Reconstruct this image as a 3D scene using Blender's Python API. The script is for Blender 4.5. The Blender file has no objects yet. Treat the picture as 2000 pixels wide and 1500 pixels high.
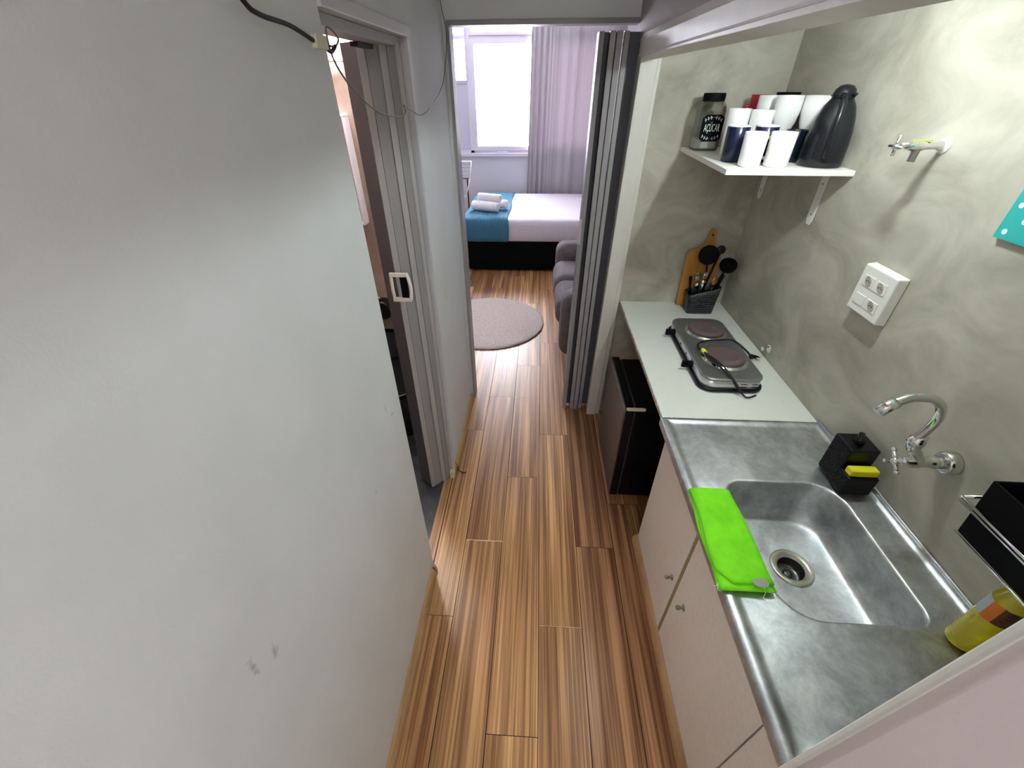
import bpy, bmesh, math, random
from mathutils import Vector, Matrix
random.seed(7)
sin, cos, PI = math.sin, math.cos, math.pi
S = bpy.context.scene
COL = S.collection

# ------------------------------------------------------------------ camera, world, exposure
cam = bpy.data.objects.new('camera', bpy.data.cameras.new('camera'))
COL.objects.link(cam)
Rm = Matrix(((0.9983626, -0.0286081, 0.0495346), (0.0569106, 0.5840828, -0.8096965), (-0.0057685, 0.8111898, 0.5847546)))
cam.matrix_world = Matrix.Translation((0, 0, 1.9)) @ Rm.to_4x4()
cam.data.sensor_width = 36
cam.data.lens = 14.597
cam.data.clip_start = 0.02
S.camera = cam
S.view_settings.view_transform = 'Standard'
S.view_settings.look = 'None'
S.view_settings.gamma = 1
S.view_settings.use_curve_mapping = False
S.view_settings.exposure = 2.55

W = bpy.data.worlds.new('world')
S.world = W
W.use_nodes = True
W.node_tree.nodes['Background'].inputs[0].default_value = (0.93, 0.92, 1.0, 1)
W.node_tree.nodes['Background'].inputs[1].default_value = 8.3

NICHE_LAMP = 130.0
BATH_LAMP = 48.0
HALL_FILL = 13.0


def lin(c):
    return tuple((v / 255 / 12.92) if v <= 10.3 else ((v / 255 + 0.055) / 1.055) ** 2.4 for v in c)


# ------------------------------------------------------------------ materials
def mat(name, rgb, rough=0.6, metal=0.0, noise=None, bump=None, spec=0.5, coat=0.0, emit=None):
    """noise=(scale, rgb2, lo, hi, stretch), bump=(scale, strength, stretch)"""
    m = bpy.data.materials.new(name)
    m.use_nodes = True
    nt = m.node_tree
    b = nt.nodes['Principled BSDF']
    b.inputs['Base Color'].default_value = (*lin(rgb), 1)
    b.inputs['Roughness'].default_value = rough
    b.inputs['Metallic'].default_value = metal
    b.inputs['Specular IOR Level'].default_value = spec
    b.inputs['Coat Weight'].default_value = coat
    if emit:
        b.inputs['Emission Color'].default_value = (*lin(emit[0]), 1)
        b.inputs['Emission Strength'].default_value = emit[1]
    tc = nt.nodes.new('ShaderNodeTexCoord')

    def mapped(st):
        mp = nt.nodes.new('ShaderNodeMapping')
        mp.inputs['Scale'].default_value = st
        nt.links.new(tc.outputs['Object'], mp.inputs['Vector'])
        return mp
    if noise:
        sc, rgb2, lo, hi, st = noise
        n = nt.nodes.new('ShaderNodeTexNoise')
        n.inputs['Scale'].default_value = sc
        n.inputs['Detail'].default_value = 6
        n.inputs['Roughness'].default_value = 0.6
        nt.links.new(mapped(st).outputs[0], n.inputs['Vector'])
        r = nt.nodes.new('ShaderNodeValToRGB')
        r.color_ramp.elements[0].position = lo
        r.color_ramp.elements[1].position = hi
        r.color_ramp.elements[0].color = (*lin(rgb), 1)
        r.color_ramp.elements[1].color = (*lin(rgb2), 1)
        nt.links.new(n.outputs['Fac'], r.inputs['Fac'])
        nt.links.new(r.outputs[0], b.inputs['Base Color'])
    if bump:
        sc, strg, st = bump
        n = nt.nodes.new('ShaderNodeTexNoise')
        n.inputs['Scale'].default_value = sc
        n.inputs['Detail'].default_value = 4
        nt.links.new(mapped(st).outputs[0], n.inputs['Vector'])
        bm_ = nt.nodes.new('ShaderNodeBump')
        bm_.inputs['Strength'].default_value = strg
        bm_.inputs['Distance'].default_value = 0.01
        nt.links.new(n.outputs['Fac'], bm_.inputs['Height'])
        nt.links.new(bm_.outputs[0], b.inputs['Normal'])
    return m


ONE = (1, 1, 1)
M = {}
M['wall'] = mat('painted_wall', (222, 225, 224), 0.55, noise=(3, (214, 217, 215), .35, .7, ONE), bump=(260, .05, ONE), spec=.35)
M['wallroom'] = mat('bedroom_paint', (204, 201, 206), 0.7, bump=(120, .1, ONE))
M['cement'] = mat('burnt_cement', (157, 154, 139), 0.62, noise=(3.4, (193, 190, 176), .33, .66, (1, .8, 1.3)), bump=(14, .06, ONE), spec=.3)
for _n in M['cement'].node_tree.nodes:
    if _n.type == 'TEX_NOISE' and _n.inputs['Scale'].default_value < 4:
        _n.inputs['Distortion'].default_value = 1.2
        _n.inputs['Detail'].default_value = 9
M['bathwall'] = mat('bathroom_cement', (140, 120, 112), 0.5, noise=(6, (170, 148, 138), .35, .7, ONE))
M['bathtile'] = mat('dark_tile', (52, 54, 58), 0.2, noise=(5, (78, 84, 90), .4, .75, ONE))
M['ceil'] = mat('ceiling_paint', (225, 224, 222), 0.8)
M['whitewood'] = mat('white_painted_wood', (214, 212, 203), 0.45, noise=(9, (200, 197, 186), .4, .8, (1, 1, .3)), bump=(40, .08, (1, 1, .2)))
M['counter'] = mat('white_laminate', (226, 230, 220), 0.35, noise=(30, (220, 224, 213), .55, .8, ONE))
M['cabinet'] = mat('cream_laminate', (238, 230, 218), 0.5, noise=(60, (232, 222, 209), .4, .7, ONE))
M['cabedge'] = mat('olive_board_edge', (150, 140, 92), 0.7)
M['casing'] = mat('light_grey_casing', (200, 200, 202), .45)
M['fridge'] = mat('black_enamel', (8, 8, 11), 0.25, spec=.3)
M['fridgefront'] = mat('dark_brushed_door', (96, 88, 84), 0.35, metal=.5)
M['chrome'] = mat('chrome', (225, 225, 222), 0.12, metal=1)
M['steelrough'] = mat('dull_chrome', (150, 148, 140), 0.3, metal=1)
M['black'] = mat('black_plastic', (8, 8, 9), 0.35, spec=.3)
M['blackmatte'] = mat('matte_black', (5, 5, 6), 0.7, spec=.15)
M['white'] = mat('white_ceramic', (236, 236, 234), 0.2)
M['cream'] = mat('cream_ceramic', (238, 234, 222), 0.2)
M['navy'] = mat('navy_ceramic', (20, 24, 56), 0.2)
M['red'] = mat('red_ceramic', (172, 22, 48), 0.25)
M['whiteplastic'] = mat('white_plastic', (236, 236, 228), 0.35)
M['greyplastic'] = mat('grey_accordion_plastic', (168, 166, 165), 0.42, bump=(60, .06, (1, 1, .05)))
M['greyweb'] = mat('dark_grey_accordion_plastic', (84, 86, 94), 0.5)
M['doorgrey'] = mat('warm_grey_door_plastic', (148, 146, 146), 0.42, bump=(60, .08, (1, 1, .05)))
M['thermos'] = mat('charcoal_gloss', (22, 24, 28), 0.2, spec=.4)
M['plate'] = mat('cast_iron_plate', (96, 80, 78), 0.55)
M['hob'] = mat('brushed_steel_top', (132, 134, 134), 0.36, metal=.75, noise=(20, (150, 151, 150), .3, .7, (1, 8, 1)))
M['hobside'] = mat('steel_side', (205, 208, 206), 0.3, metal=.6)
M['bamboo'] = mat('bamboo_board', (196, 140, 66), 0.45, noise=(14, (168, 112, 46), .35, .7, (3, 3, .4)))
M['basket'] = mat('charcoal_woven_plastic', (26, 29, 30), 0.38, bump=(120, .3, ONE))
M['lime'] = mat('lime_microfibre', (128, 232, 20), 0.9, noise=(18, (112, 214, 10), .4, .7, (1, 1, 1)), bump=(350, .25, ONE))
M['tag'] = mat('grey_sewn_label', (150, 160, 140), 0.8)
M['yellow'] = mat('yellow_sponge', (236, 226, 30), 0.9, bump=(300, .4, ONE))
M['sheet'] = mat('white_sheet', (208, 200, 206), 0.85, bump=(7, .9, (1, 2.2, 1)))
M['bedbase'] = mat('black_box_base', (6, 6, 7), 0.8, spec=.1)
M['towel'] = mat('white_terry', (232, 228, 230), 0.95, bump=(60, .5, ONE))
M['sofa'] = mat('grey_brown_suede', (82, 73, 73), 0.85, noise=(12, (100, 90, 90), .35, .7, ONE))
M['rug'] = mat('taupe_rug', (206, 192, 182), 0.95, noise=(60, (172, 158, 148), .35, .7, ONE), bump=(130, .8, ONE))
M['rugedge'] = mat('rug_binding', (90, 82, 74), 0.95)
M['wire'] = mat('grey_wire', (96, 96, 98), 0.5)
M['cableblack'] = mat('black_cable', (12, 12, 13), 0.5)
M['connector'] = mat('yellowed_connector', (206, 204, 176), 0.5)
M['turq'] = mat('turquoise_canvas', (44, 172, 166), 0.7)
M['dots'] = mat('white_dots', (222, 236, 232), 0.7)
M['frame'] = mat('white_window_frame', (205, 200, 210), 0.5)
M['winpanel'] = mat('lilac_grey_panel', (188, 184, 198), 0.6)
M['labelbrown'] = mat('brown_label', (104, 64, 20), 0.5, noise=(60, (60, 34, 10), .45, .6, ONE))
M['labelorange'] = mat('orange_label', (226, 128, 40), 0.5)
M['labelwhite'] = mat('pale_label', (206, 214, 224), 0.5)
M['socket'] = mat('grey_socket_face', (168, 166, 158), 0.5)
M['dark'] = mat('dark_hole', (20, 18, 16), 0.8)
M['spackle'] = mat('pale_yellow_filler', (222, 222, 190), 0.9)
M['brownmark'] = mat('rusty_stain', (92, 56, 34), 0.9)
M['basewood'] = mat('pale_wood_moulding', (186, 150, 104), 0.5, noise=(8, (156, 120, 76), .35, .7, (4, .5, 4)))
M['darkfloor'] = mat('gap_dark', (46, 28, 18), 0.9)
M['chip'] = mat('chipped_plank_edge', (232, 206, 164), 0.8)
M['mirror'] = mat('mirror_glass', (220, 224, 224), 0.04, metal=1)


def em(name, rgb, s):
    m = bpy.data.materials.new(name)
    m.use_nodes = True
    nt = m.node_tree
    nt.nodes.clear()
    o = nt.nodes.new('ShaderNodeOutputMaterial')
    e = nt.nodes.new('ShaderNodeEmission')
    e.inputs[0].default_value = (*lin(rgb), 1)
    e.inputs[1].default_value = s
    nt.links.new(e.outputs[0], o.inputs[0])
    return m


def thin_glass(name, tint=(1, 1, 1), gloss=.08, dens=1.0):
    m = bpy.data.materials.new(name)
    m.use_nodes = True
    nt = m.node_tree
    nt.nodes.clear()
    o = nt.nodes.new('ShaderNodeOutputMaterial')
    t = nt.nodes.new('ShaderNodeBsdfTransparent')
    t.inputs[0].default_value = (*tint, 1)
    g = nt.nodes.new('ShaderNodeBsdfGlossy')
    g.inputs['Roughness'].default_value = .05
    fr = nt.nodes.new('ShaderNodeLayerWeight')
    fr.inputs[0].default_value = .25
    mu = nt.nodes.new('ShaderNodeMath')
    mu.operation = 'MULTIPLY_ADD'
    mu.inputs[1].default_value = .5
    mu.inputs[2].default_value = gloss
    nt.links.new(fr.outputs['Fresnel'], mu.inputs[0])
    mx = nt.nodes.new('ShaderNodeMixShader')
    nt.links.new(mu.outputs[0], mx.inputs[0])
    nt.links.new(t.outputs[0], mx.inputs[1])
    nt.links.new(g.outputs[0], mx.inputs[2])
    nt.links.new(mx.outputs[0], o.inputs[0])
    return m


M['pane'] = thin_glass('window_glass', (.97, .98, 1), .04)
M['jarglass'] = thin_glass('jar_glass', (.86, .87, .85), .06)
M['yellowliq'] = mat('yellow_detergent', (240, 230, 10), 0.1, coat=.6)
M['yellowliq'].node_tree.nodes['Principled BSDF'].inputs['Transmission Weight'].default_value = .4


def cloth_mat(name, rgb, rgbt, ft=.5):
    m = bpy.data.materials.new(name)
    m.use_nodes = True
    nt = m.node_tree
    nt.nodes.clear()
    o = nt.nodes.new('ShaderNodeOutputMaterial')
    d = nt.nodes.new('ShaderNodeBsdfDiffuse')
    d.inputs[0].default_value = (*lin(rgb), 1)
    t = nt.nodes.new('ShaderNodeBsdfTranslucent')
    t.inputs[0].default_value = (*lin(rgbt), 1)
    mx = nt.nodes.new('ShaderNodeMixShader')
    mx.inputs[0].default_value = ft
    nt.links.new(d.outputs[0], mx.inputs[1])
    nt.links.new(t.outputs[0], mx.inputs[2])
    nt.links.new(mx.outputs[0], o.inputs[0])
    return m


M['curtain'] = cloth_mat('sheer_curtain', (186, 182, 186), (158, 146, 150), .25)


def stainless():
    m = mat('stainless_steel', (176, 180, 182), 0.3, metal=1)
    nt = m.node_tree
    b = nt.nodes['Principled BSDF']
    tc = nt.nodes.new('ShaderNodeTexCoord')
    n = nt.nodes.new('ShaderNodeTexNoise')
    n.inputs['Scale'].default_value = 9
    n.inputs['Detail'].default_value = 8
    n.inputs['Roughness'].default_value = .7
    nt.links.new(tc.outputs['Object'], n.inputs['Vector'])
    r = nt.nodes.new('ShaderNodeMapRange')
    r.inputs['From Min'].default_value = .3
    r.inputs['From Max'].default_value = .7
    r.inputs['To Min'].default_value = .36
    r.inputs['To Max'].default_value = .48
    nt.links.new(n.outputs['Fac'], r.inputs['Value'])
    nt.links.new(r.outputs[0], b.inputs['Roughness'])
    n2 = nt.nodes.new('ShaderNodeTexNoise')
    n2.inputs['Scale'].default_value = 260
    nt.links.new(tc.outputs['Object'], n2.inputs['Vector'])
    w = nt.nodes.new('ShaderNodeTexNoise')
    w.inputs['Scale'].default_value = 11
    w.inputs['Detail'].default_value = 12
    w.inputs['Roughness'].default_value = .75
    w.inputs['Distortion'].default_value = .3
    nt.links.new(tc.outputs['Object'], w.inputs['Vector'])
    rc = nt.nodes.new('ShaderNodeValToRGB')
    rc.color_ramp.elements[0].position = .40
    rc.color_ramp.elements[1].position = .64
    rc.color_ramp.elements[0].color = (*lin((174, 178, 180)), 1)
    rc.color_ramp.elements[1].color = (*lin((222, 225, 225)), 1)
    nt.links.new(w.outputs['Fac'], rc.inputs['Fac'])
    nt.links.new(rc.outputs[0], b.inputs['Base Color'])
    bp = nt.nodes.new('ShaderNodeBump')
    bp.inputs['Strength'].default_value = .08
    bp.inputs['Distance'].default_value = .002
    nt.links.new(n2.outputs['Fac'], bp.inputs['Height'])
    nt.links.new(bp.outputs[0], b.inputs['Normal'])
    return m


M['steel'] = stainless()


def wood_floor():
    m = mat('laminate_planks', (170, 120, 75), 0.34, spec=.45)
    nt = m.node_tree
    b = nt.nodes['Principled BSDF']
    at = nt.nodes.new('ShaderNodeAttribute')
    at.attribute_name = 'tone_shade'
    tc = nt.nodes.new('ShaderNodeTexCoord')
    add = nt.nodes.new('ShaderNodeVectorMath')
    add.operation = 'MULTIPLY_ADD'
    add.inputs[1].default_value = (7, 13, 3)
    nt.links.new(at.outputs['Color'], add.inputs[0])
    nt.links.new(tc.outputs['Object'], add.inputs[2])

    def layer(scale, st, lo, hi, c1, c2):
        mp = nt.nodes.new('ShaderNodeMapping')
        mp.inputs['Scale'].default_value = st
        nt.links.new(add.outputs[0], mp.inputs['Vector'])
        n = nt.nodes.new('ShaderNodeTexNoise')
        n.inputs['Scale'].default_value = scale
        n.inputs['Detail'].default_value = 5
        nt.links.new(mp.outputs[0], n.inputs['Vector'])
        r = nt.nodes.new('ShaderNodeValToRGB')
        r.color_ramp.elements[0].position = lo
        r.color_ramp.elements[1].position = hi
        r.color_ramp.elements[0].color = (*lin(c1), 1)
        r.color_ramp.elements[1].color = (*lin(c2), 1)
        nt.links.new(n.outputs['Fac'], r.inputs['Fac'])
        return r
    a = layer(1, (26, .55, 1), .34, .66, (150, 104, 60), (226, 180, 122))
    c = layer(1, (120, 1.3, 1), .42, .58, (132, 110, 94), (255, 255, 255))
    mul = nt.nodes.new('ShaderNodeMix')
    mul.data_type = 'RGBA'
    mul.blend_type = 'MULTIPLY'
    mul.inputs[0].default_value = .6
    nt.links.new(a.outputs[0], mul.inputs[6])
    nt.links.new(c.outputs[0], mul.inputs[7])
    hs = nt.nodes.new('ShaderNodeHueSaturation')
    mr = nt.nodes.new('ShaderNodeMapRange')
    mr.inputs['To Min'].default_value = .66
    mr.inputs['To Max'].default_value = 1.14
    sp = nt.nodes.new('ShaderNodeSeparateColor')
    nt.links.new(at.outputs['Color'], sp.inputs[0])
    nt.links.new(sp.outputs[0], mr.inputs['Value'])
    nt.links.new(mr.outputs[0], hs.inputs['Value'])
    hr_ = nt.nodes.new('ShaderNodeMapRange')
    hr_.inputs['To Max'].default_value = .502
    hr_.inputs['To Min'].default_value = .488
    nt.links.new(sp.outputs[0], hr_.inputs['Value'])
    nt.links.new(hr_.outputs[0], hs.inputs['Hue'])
    nt.links.new(mul.outputs[2], hs.inputs['Color'])
    nt.links.new(hs.outputs[0], b.inputs['Base Color'])
    return m


M['planks'] = wood_floor()


def throw_mat():
    m = mat('blue_ribbed_throw', (38, 118, 150), 0.9)
    nt = m.node_tree
    b = nt.nodes['Principled BSDF']
    tc = nt.nodes.new('ShaderNodeTexCoord')
    w = nt.nodes.new('ShaderNodeTexWave')
    w.inputs['Scale'].default_value = 22
    w.inputs['Distortion'].default_value = .3
    nt.links.new(tc.outputs['Object'], w.inputs['Vector'])
    r = nt.nodes.new('ShaderNodeValToRGB')
    r.color_ramp.elements[0].color = (*lin((34, 84, 112)), 1)
    r.color_ramp.elements[1].color = (*lin((76, 134, 158)), 1)
    nt.links.new(w.outputs['Fac'], r.inputs['Fac'])
    nt.links.new(r.outputs[0], b.inputs['Base Color'])
    bp = nt.nodes.new('ShaderNodeBump')
    bp.inputs['Strength'].default_value = .5
    bp.inputs['Distance'].default_value = .006
    nt.links.new(w.outputs['Fac'], bp.inputs['Height'])
    nt.links.new(bp.outputs[0], b.inputs['Normal'])
    return m


M['throw'] = throw_mat()


# ------------------------------------------------------------------ mesh builder (world coordinates in, one mesh object out)
class B:
    def __init__(s):
        s.v, s.f, s.sm, s.mi = [], [], [], []
        s.cur = 0

    def add(s, vs, fs, smooth=False):
        n = len(s.v)
        s.v += [tuple(p) for p in vs]
        for f in fs:
            s.f.append(tuple(n + i for i in f))
            s.sm.append(smooth)
            s.mi.append(s.cur)
        return s

    def box(s, x0, x1, y0, y1, z0, z1, rot=0, about=None):
        vs = [(x, y, z) for z in (z0, z1) for y in (y0, y1) for x in (x0, x1)]
        if rot:
            c = Vector(about or ((x0 + x1) / 2, (y0 + y1) / 2, 0))
            r = Matrix.Rotation(rot, 3, 'Z')
            vs = [r @ (Vector(p) - c) + c for p in vs]
        return s.add(vs, [(0, 2, 3, 1), (4, 5, 7, 6), (0, 1, 5, 4), (2, 6, 7, 3), (0, 4, 6, 2), (1, 3, 7, 5)])

    def hexa(s, pts):  # 8 points, bottom 4 ccw then top 4 ccw
        return s.add(pts, [(3, 2, 1, 0), (4, 5, 6, 7), (0, 1, 5, 4), (1, 2, 6, 5), (2, 3, 7, 6), (3, 0, 4, 7)])

    def loft(s, loops, cap0=True, cap1=True, smooth=True, closed=True):
        n = len(loops[0])
        vs = [p for l in loops for p in l]
        fs = []
        for i in range(len(loops) - 1):
            for j in range(n if closed else n - 1):
                k = (j + 1) % n
                fs.append((i * n + j, i * n + k, (i + 1) * n + k, (i + 1) * n + j))
        s.add(vs, fs, smooth)
        m = len(s.v) - len(vs)
        if cap0:
            s.f.append(tuple(m + i for i in reversed(range(n)))); s.sm.append(False); s.mi.append(s.cur)
        if cap1:
            q = m + (len(loops) - 1) * n
            s.f.append(tuple(q + i for i in range(n))); s.sm.append(False); s.mi.append(s.cur)
        return s

    def lathe(s, c, prof, n=32, axis=(0, 0, 1), cap0=True, cap1=True, sx=1, sy=1):
        """prof: (radius, height) along axis from point c"""
        a = Vector(axis).normalized()
        u = a.orthogonal().normalized() if abs(a.z) < .99 else Vector((1, 0, 0))
        w = a.cross(u)
        c = Vector(c)
        loops = [[c + a * h + u * (r * cos(2 * PI * j / n) * sx) + w * (r * sin(2 * PI * j / n) * sy) for j in range(n)] for r, h in prof]
        return s.loft(loops, cap0, cap1)

    def cyl(s, p, q, r, n=20, r2=None):
        d = Vector(q) - Vector(p)
        return s.lathe(p, [(r, 0), (r if r2 is None else r2, d.length)], n, d)

    def tube(s, pts, r, n=10, res=6, closed=False):
        P = [Vector(p) for p in pts]
        path = []
        m = len(P)
        for i in range(m if closed else m - 1):
            g = lambda k: P[k % m] if closed else P[max(0, min(m - 1, k))]
            p0, p1, p2, p3 = g(i - 1), g(i), g(i + 1), g(i + 2)
            for t in range(res):
                t /= res
                path.append(.5 * ((2 * p1) + (p2 - p0) * t + (2 * p0 - 5 * p1 + 4 * p2 - p3) * t * t + (3 * p1 - p0 - 3 * p2 + p3) * t ** 3))
        if not closed:
            path.append(P[-1])
        loops = []
        up = None
        L = len(path)
        for i, p in enumerate(path):
            t = (path[(i + 1) % L] - path[i - 1]) if closed else (path[min(L - 1, i + 1)] - path[max(0, i - 1)])
            t.normalize()
            if up is None:
                up = t.orthogonal().normalized()
            up = (up - t * up.dot(t)).normalized()
            w = t.cross(up)
            rr = r(i / (L - 1)) if callable(r) else r
            loops.append([p + up * (rr * cos(2 * PI * j / n)) + w * (rr * sin(2 * PI * j / n)) for j in range(n)])
        if closed:
            loops.append(loops[0])
        return s.loft(loops, not closed, not closed)

    def rod(s, pts, r, n=8):  # straight segments
        for a, b in zip(pts[:-1], pts[1:]):
            s.cyl(a, b, r, n)
        return s

    def sphere(s, c, r, n=20, sc=(1, 1, 1)):
        c = Vector(c)
        k = n // 2
        loops = []
        for i in range(1, k):
            a = PI * i / k
            loops.append([c + Vector((sc[0] * r * sin(a) * cos(2 * PI * j / n), sc[1] * r * sin(a) * sin(2 * PI * j / n), -sc[2] * r * cos(a))) for j in range(n)])
        return s.loft(loops)

    def prism(s, poly, a, b, axis='y'):
        """poly 2D extruded between a and b along axis"""
        f = {'y': lambda p, t: (p[0], t, p[1]), 'x': lambda p, t: (t, p[0], p[1]), 'z': lambda p, t: (p[0], p[1], t)}[axis]
        return s.loft([[f(p, a) for p in poly], [f(p, b) for p in poly]], smooth=False)

    def build(s, name, m, parent=None, bevel=0, seg=2, origin=None, label=None, sub=0):
        me = bpy.data.meshes.new(name)
        if parent is not None:
            org = Vector(parent['_org']) if '_org' in parent.keys() else parent.location
        elif origin is not None:
            org = Vector(origin)
        else:
            xs = [p[0] for p in s.v]; ys = [p[1] for p in s.v]; zs = [p[2] for p in s.v]
            org = Vector(((min(xs) + max(xs)) / 2, (min(ys) + max(ys)) / 2, min(zs)))
        me.from_pydata([tuple(Vector(p) - org) for p in s.v], [], s.f)
        me.polygons.foreach_set('use_smooth', s.sm)
        for mm in (m if isinstance(m, (list, tuple)) else [m]):
            me.materials.append(M[mm] if isinstance(mm, str) else mm)
        me.polygons.foreach_set('material_index', s.mi)
        bm = bmesh.new()
        bm.from_mesh(me)
        bmesh.ops.recalc_face_normals(bm, faces=bm.faces)
        bm.to_mesh(me)
        bm.free()
        o = bpy.data.objects.new(name, me)
        COL.objects.link(o)
        if parent is not None:
            o.parent = parent
            ORG[o.name] = org
            o['_org'] = tuple(org)
        else:
            o.location = org
            o['_org'] = tuple(org)
        if bevel:
            md = o.modifiers.new('bevel', 'BEVEL')
            md.width = bevel
            md.segments = seg
            md.limit_method = 'ANGLE'
            md.angle_limit = math.radians(35)
            if hasattr(md, 'harden_normals'):
                md.harden_normals = False
        if sub:
            md = o.modifiers.new('subsurf', 'SUBSURF')
            md.levels = md.render_levels = sub
        if label:
            o['label'] = label
        return o


ORG = {}


def thing(name, label, cat, loc, group=None):
    o = bpy.data.objects.new(name, None)
    COL.objects.link(o)
    o.empty_display_size = .05
    o.location = loc
    o['_org'] = tuple(loc)
    o['label'] = label
    o['category'] = cat
    if group:
        o['group'] = group
    return o


def tag(o, label, cat, group=None):
    o['label'] = label
    o['category'] = cat
    if group:
        o['group'] = group
    return o


def struct(b, name, m, bevel=0, parent=None, label=None):
    o = b.build(name, m, parent, bevel=bevel)
    if parent is None:
        o['kind'] = 'structure'
    if label:
        o['label'] = label
    return o


def sroot(name, loc):
    o = bpy.data.objects.new(name, None)
    COL.objects.link(o)
    o.location = loc
    o['_org'] = tuple(loc)
    o['kind'] = 'structure'
    return o


def dup(root, delta, label=None, group=None):
    r = root.copy()
    COL.objects.link(r)
    r.location = root.location + Vector(delta)
    if label:
        r['label'] = label
    if group:
        r['group'] = group
    for ch in list(root.children):
        c = ch.copy()
        COL.objects.link(c)
        c.parent = r
        for g in list(ch.children):
            d = g.copy()
            COL.objects.link(d)
            d.parent = c
    return r


def rrect(x0, x1, y0, y1, r, z, n=8, radii=None):
    """rounded rectangle loop; radii order: (x1,y0),(x1,y1),(x0,y1),(x0,y0)"""
    R = radii or (r, r, r, r)
    out = []
    for k, (cx, cy, sx, sy, a0) in enumerate(((x1, y0, -1, 1, -PI / 2), (x1, y1, -1, -1, 0), (x0, y1, 1, -1, PI / 2), (x0, y0, 1, 1, PI))):
        rr = R[k]
        for i in range(n + 1):
            a = a0 + PI / 2 * i / n
            out.append((cx + sx * rr + rr * cos(a), cy + sy * rr + rr * sin(a), z))
    return out


# ================================================================== STRUCTURE
XL = -0.455   # left hallway wall face
XN = 1.09     # niche back wall
YE = 2.33     # niche end wall
YD = 2.45     # bedroom doorway


def make_floor():
    b = B()
    cols = [(-.695, .1), (-.508, .87), (-.320, 1.25), (-.132, .47), (.055, .85), (.243, 1.24), (.431, .3), (.618, .9), (.805, .5), (.992, 1.1), (1.18, .7), (1.367, .2)]
    cols = [(-1.63, .3), (-1.443, .8), (-1.256, .2), (-1.069, .6), (-.882, .9)] + cols
    L = 1.215
    W_ = .187
    g = .0011
    tone_shades = []
    for x, off in cols:
        y = off - L * 3
        while y < 6.75:
            y0, y1 = max(y, -1.6), min(y + L, 6.75)
            cut = (x + W_ / 2 < -.5)
            if cut and y0 < 2.5:
                y0 = 2.5
            if cut and x < -.52 and y1 < 2.6:
                y += L
                continue
            if y1 - y0 > .02:
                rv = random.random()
                if x >= .24:  # counter shade put into plank tone: cabinet side darker and redder
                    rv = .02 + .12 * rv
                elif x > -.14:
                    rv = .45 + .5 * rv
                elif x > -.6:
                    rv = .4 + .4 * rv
                xx0 = max(x, -.52) if (not cut and x < -.5) else x
                b.add([(xx0 + g, y0 + g, 0), (x + W_ - g, y0 + g, 0), (x + W_ - g, y1 - g, 0), (xx0 + g, y1 - g, 0)], [(0, 1, 2, 3)])
                tone_shades.append(rv)
                b.cur = 1
                b.add([(xx0 - g, y0, -.003), (x + W_ + g, y0, -.003), (x + W_ + g, y1, -.003), (xx0 - g, y1, -.003)], [(0, 1, 2, 3)])
                tone_shades.append(.5)
                b.cur = 0
            y += L
    # chipped plank ends
    b.cur = 2
    for x, y, w, t in ((-.318, 1.252, .186, .0055), (-.128, 1.689, .183, .003), (.058, .8515, .183, .0022), (-.14, 2.465, .15, .003), (-.02, 1.689, .06, .004)):
        n = 10
        pts = [(x + w * i / n, y - t * (.55 + .45 * random.random()), .0006) for i in range(n + 1)]
        for i in range(n):
            p, q = pts[i], pts[i + 1]
            b.add([(p[0], p[1], .0008), (q[0], q[1], .0008), (q[0], y, .0008), (p[0], y, .0008)], [(0, 1, 2, 3)])
            tone_shades.append(.5)
    b.cur = 0
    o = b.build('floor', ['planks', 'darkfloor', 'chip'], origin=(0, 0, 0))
    ca = o.data.color_attributes.new('tone_shade', 'FLOAT_COLOR', 'CORNER')
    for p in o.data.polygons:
        r = tone_shades[p.index]
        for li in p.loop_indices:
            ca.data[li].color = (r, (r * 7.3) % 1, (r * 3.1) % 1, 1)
    # make sure the planks face up
    bm = bmesh.new(); bm.from_mesh(o.data)
    for f in bm.faces:
        if f.normal.z < 0:
            f.normal_flip()
    bm.to_mesh(o.data); bm.free()
    o['kind'] = 'structure'
    return o


make_floor()
struct(B().box(-1.75, 1.5, -1.65, 6.8, -.08, -.0035), 'trim_1', 'darkfloor')  # screed under the planks
bf = struct(B().box(-1.7, -.463, .8, 2.38, -.0034, -.0005), 'floor_bathroom', 'bathtile')

# left wall: plain paint with two scuff marks
scuff = M['wall'].copy()
scuff.name = 'painted_wall_marked'
nt = scuff.node_tree
bsdf = nt.nodes['Principled BSDF']
src = bsdf.inputs['Base Color'].links[0].from_socket
geo = nt.nodes.new('ShaderNodeNewGeometry')
last = None
for (cy, cz, ry, rz) in ((.304, 1.063, .010, .018), (.262, 1.108, .007, .030), (.98, 1.09, .004, .03), (1.02, 1.03, .012, .007), (.79, .92, .006, .009)):
    sub = nt.nodes.new('ShaderNodeVectorMath'); sub.operation = 'SUBTRACT'
    sub.inputs[1].default_value = (XL, cy, cz)
    nt.links.new(geo.outputs['Position'], sub.inputs[0])
    sc = nt.nodes.new('ShaderNodeVectorMath'); sc.operation = 'MULTIPLY'
    sc.inputs[1].default_value = (0, 1 / ry, 1 / rz)
    nt.links.new(sub.outputs[0], sc.inputs[0])
    ln = nt.nodes.new('ShaderNodeVectorMath'); ln.operation = 'LENGTH'
    nt.links.new(sc.outputs[0], ln.inputs[0])
    if last is None:
        last = ln.outputs['Value']
    else:
        mn = nt.nodes.new('ShaderNodeMath'); mn.operation = 'MINIMUM'
        nt.links.new(last, mn.inputs[0]); nt.links.new(ln.outputs['Value'], mn.inputs[1])
        last = mn.outputs[0]
nz = nt.nodes.new('ShaderNodeTexNoise'); nz.inputs['Scale'].default_value = 90
nt.links.new(geo.outputs['Position'], nz.inputs['Vector'])
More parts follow.
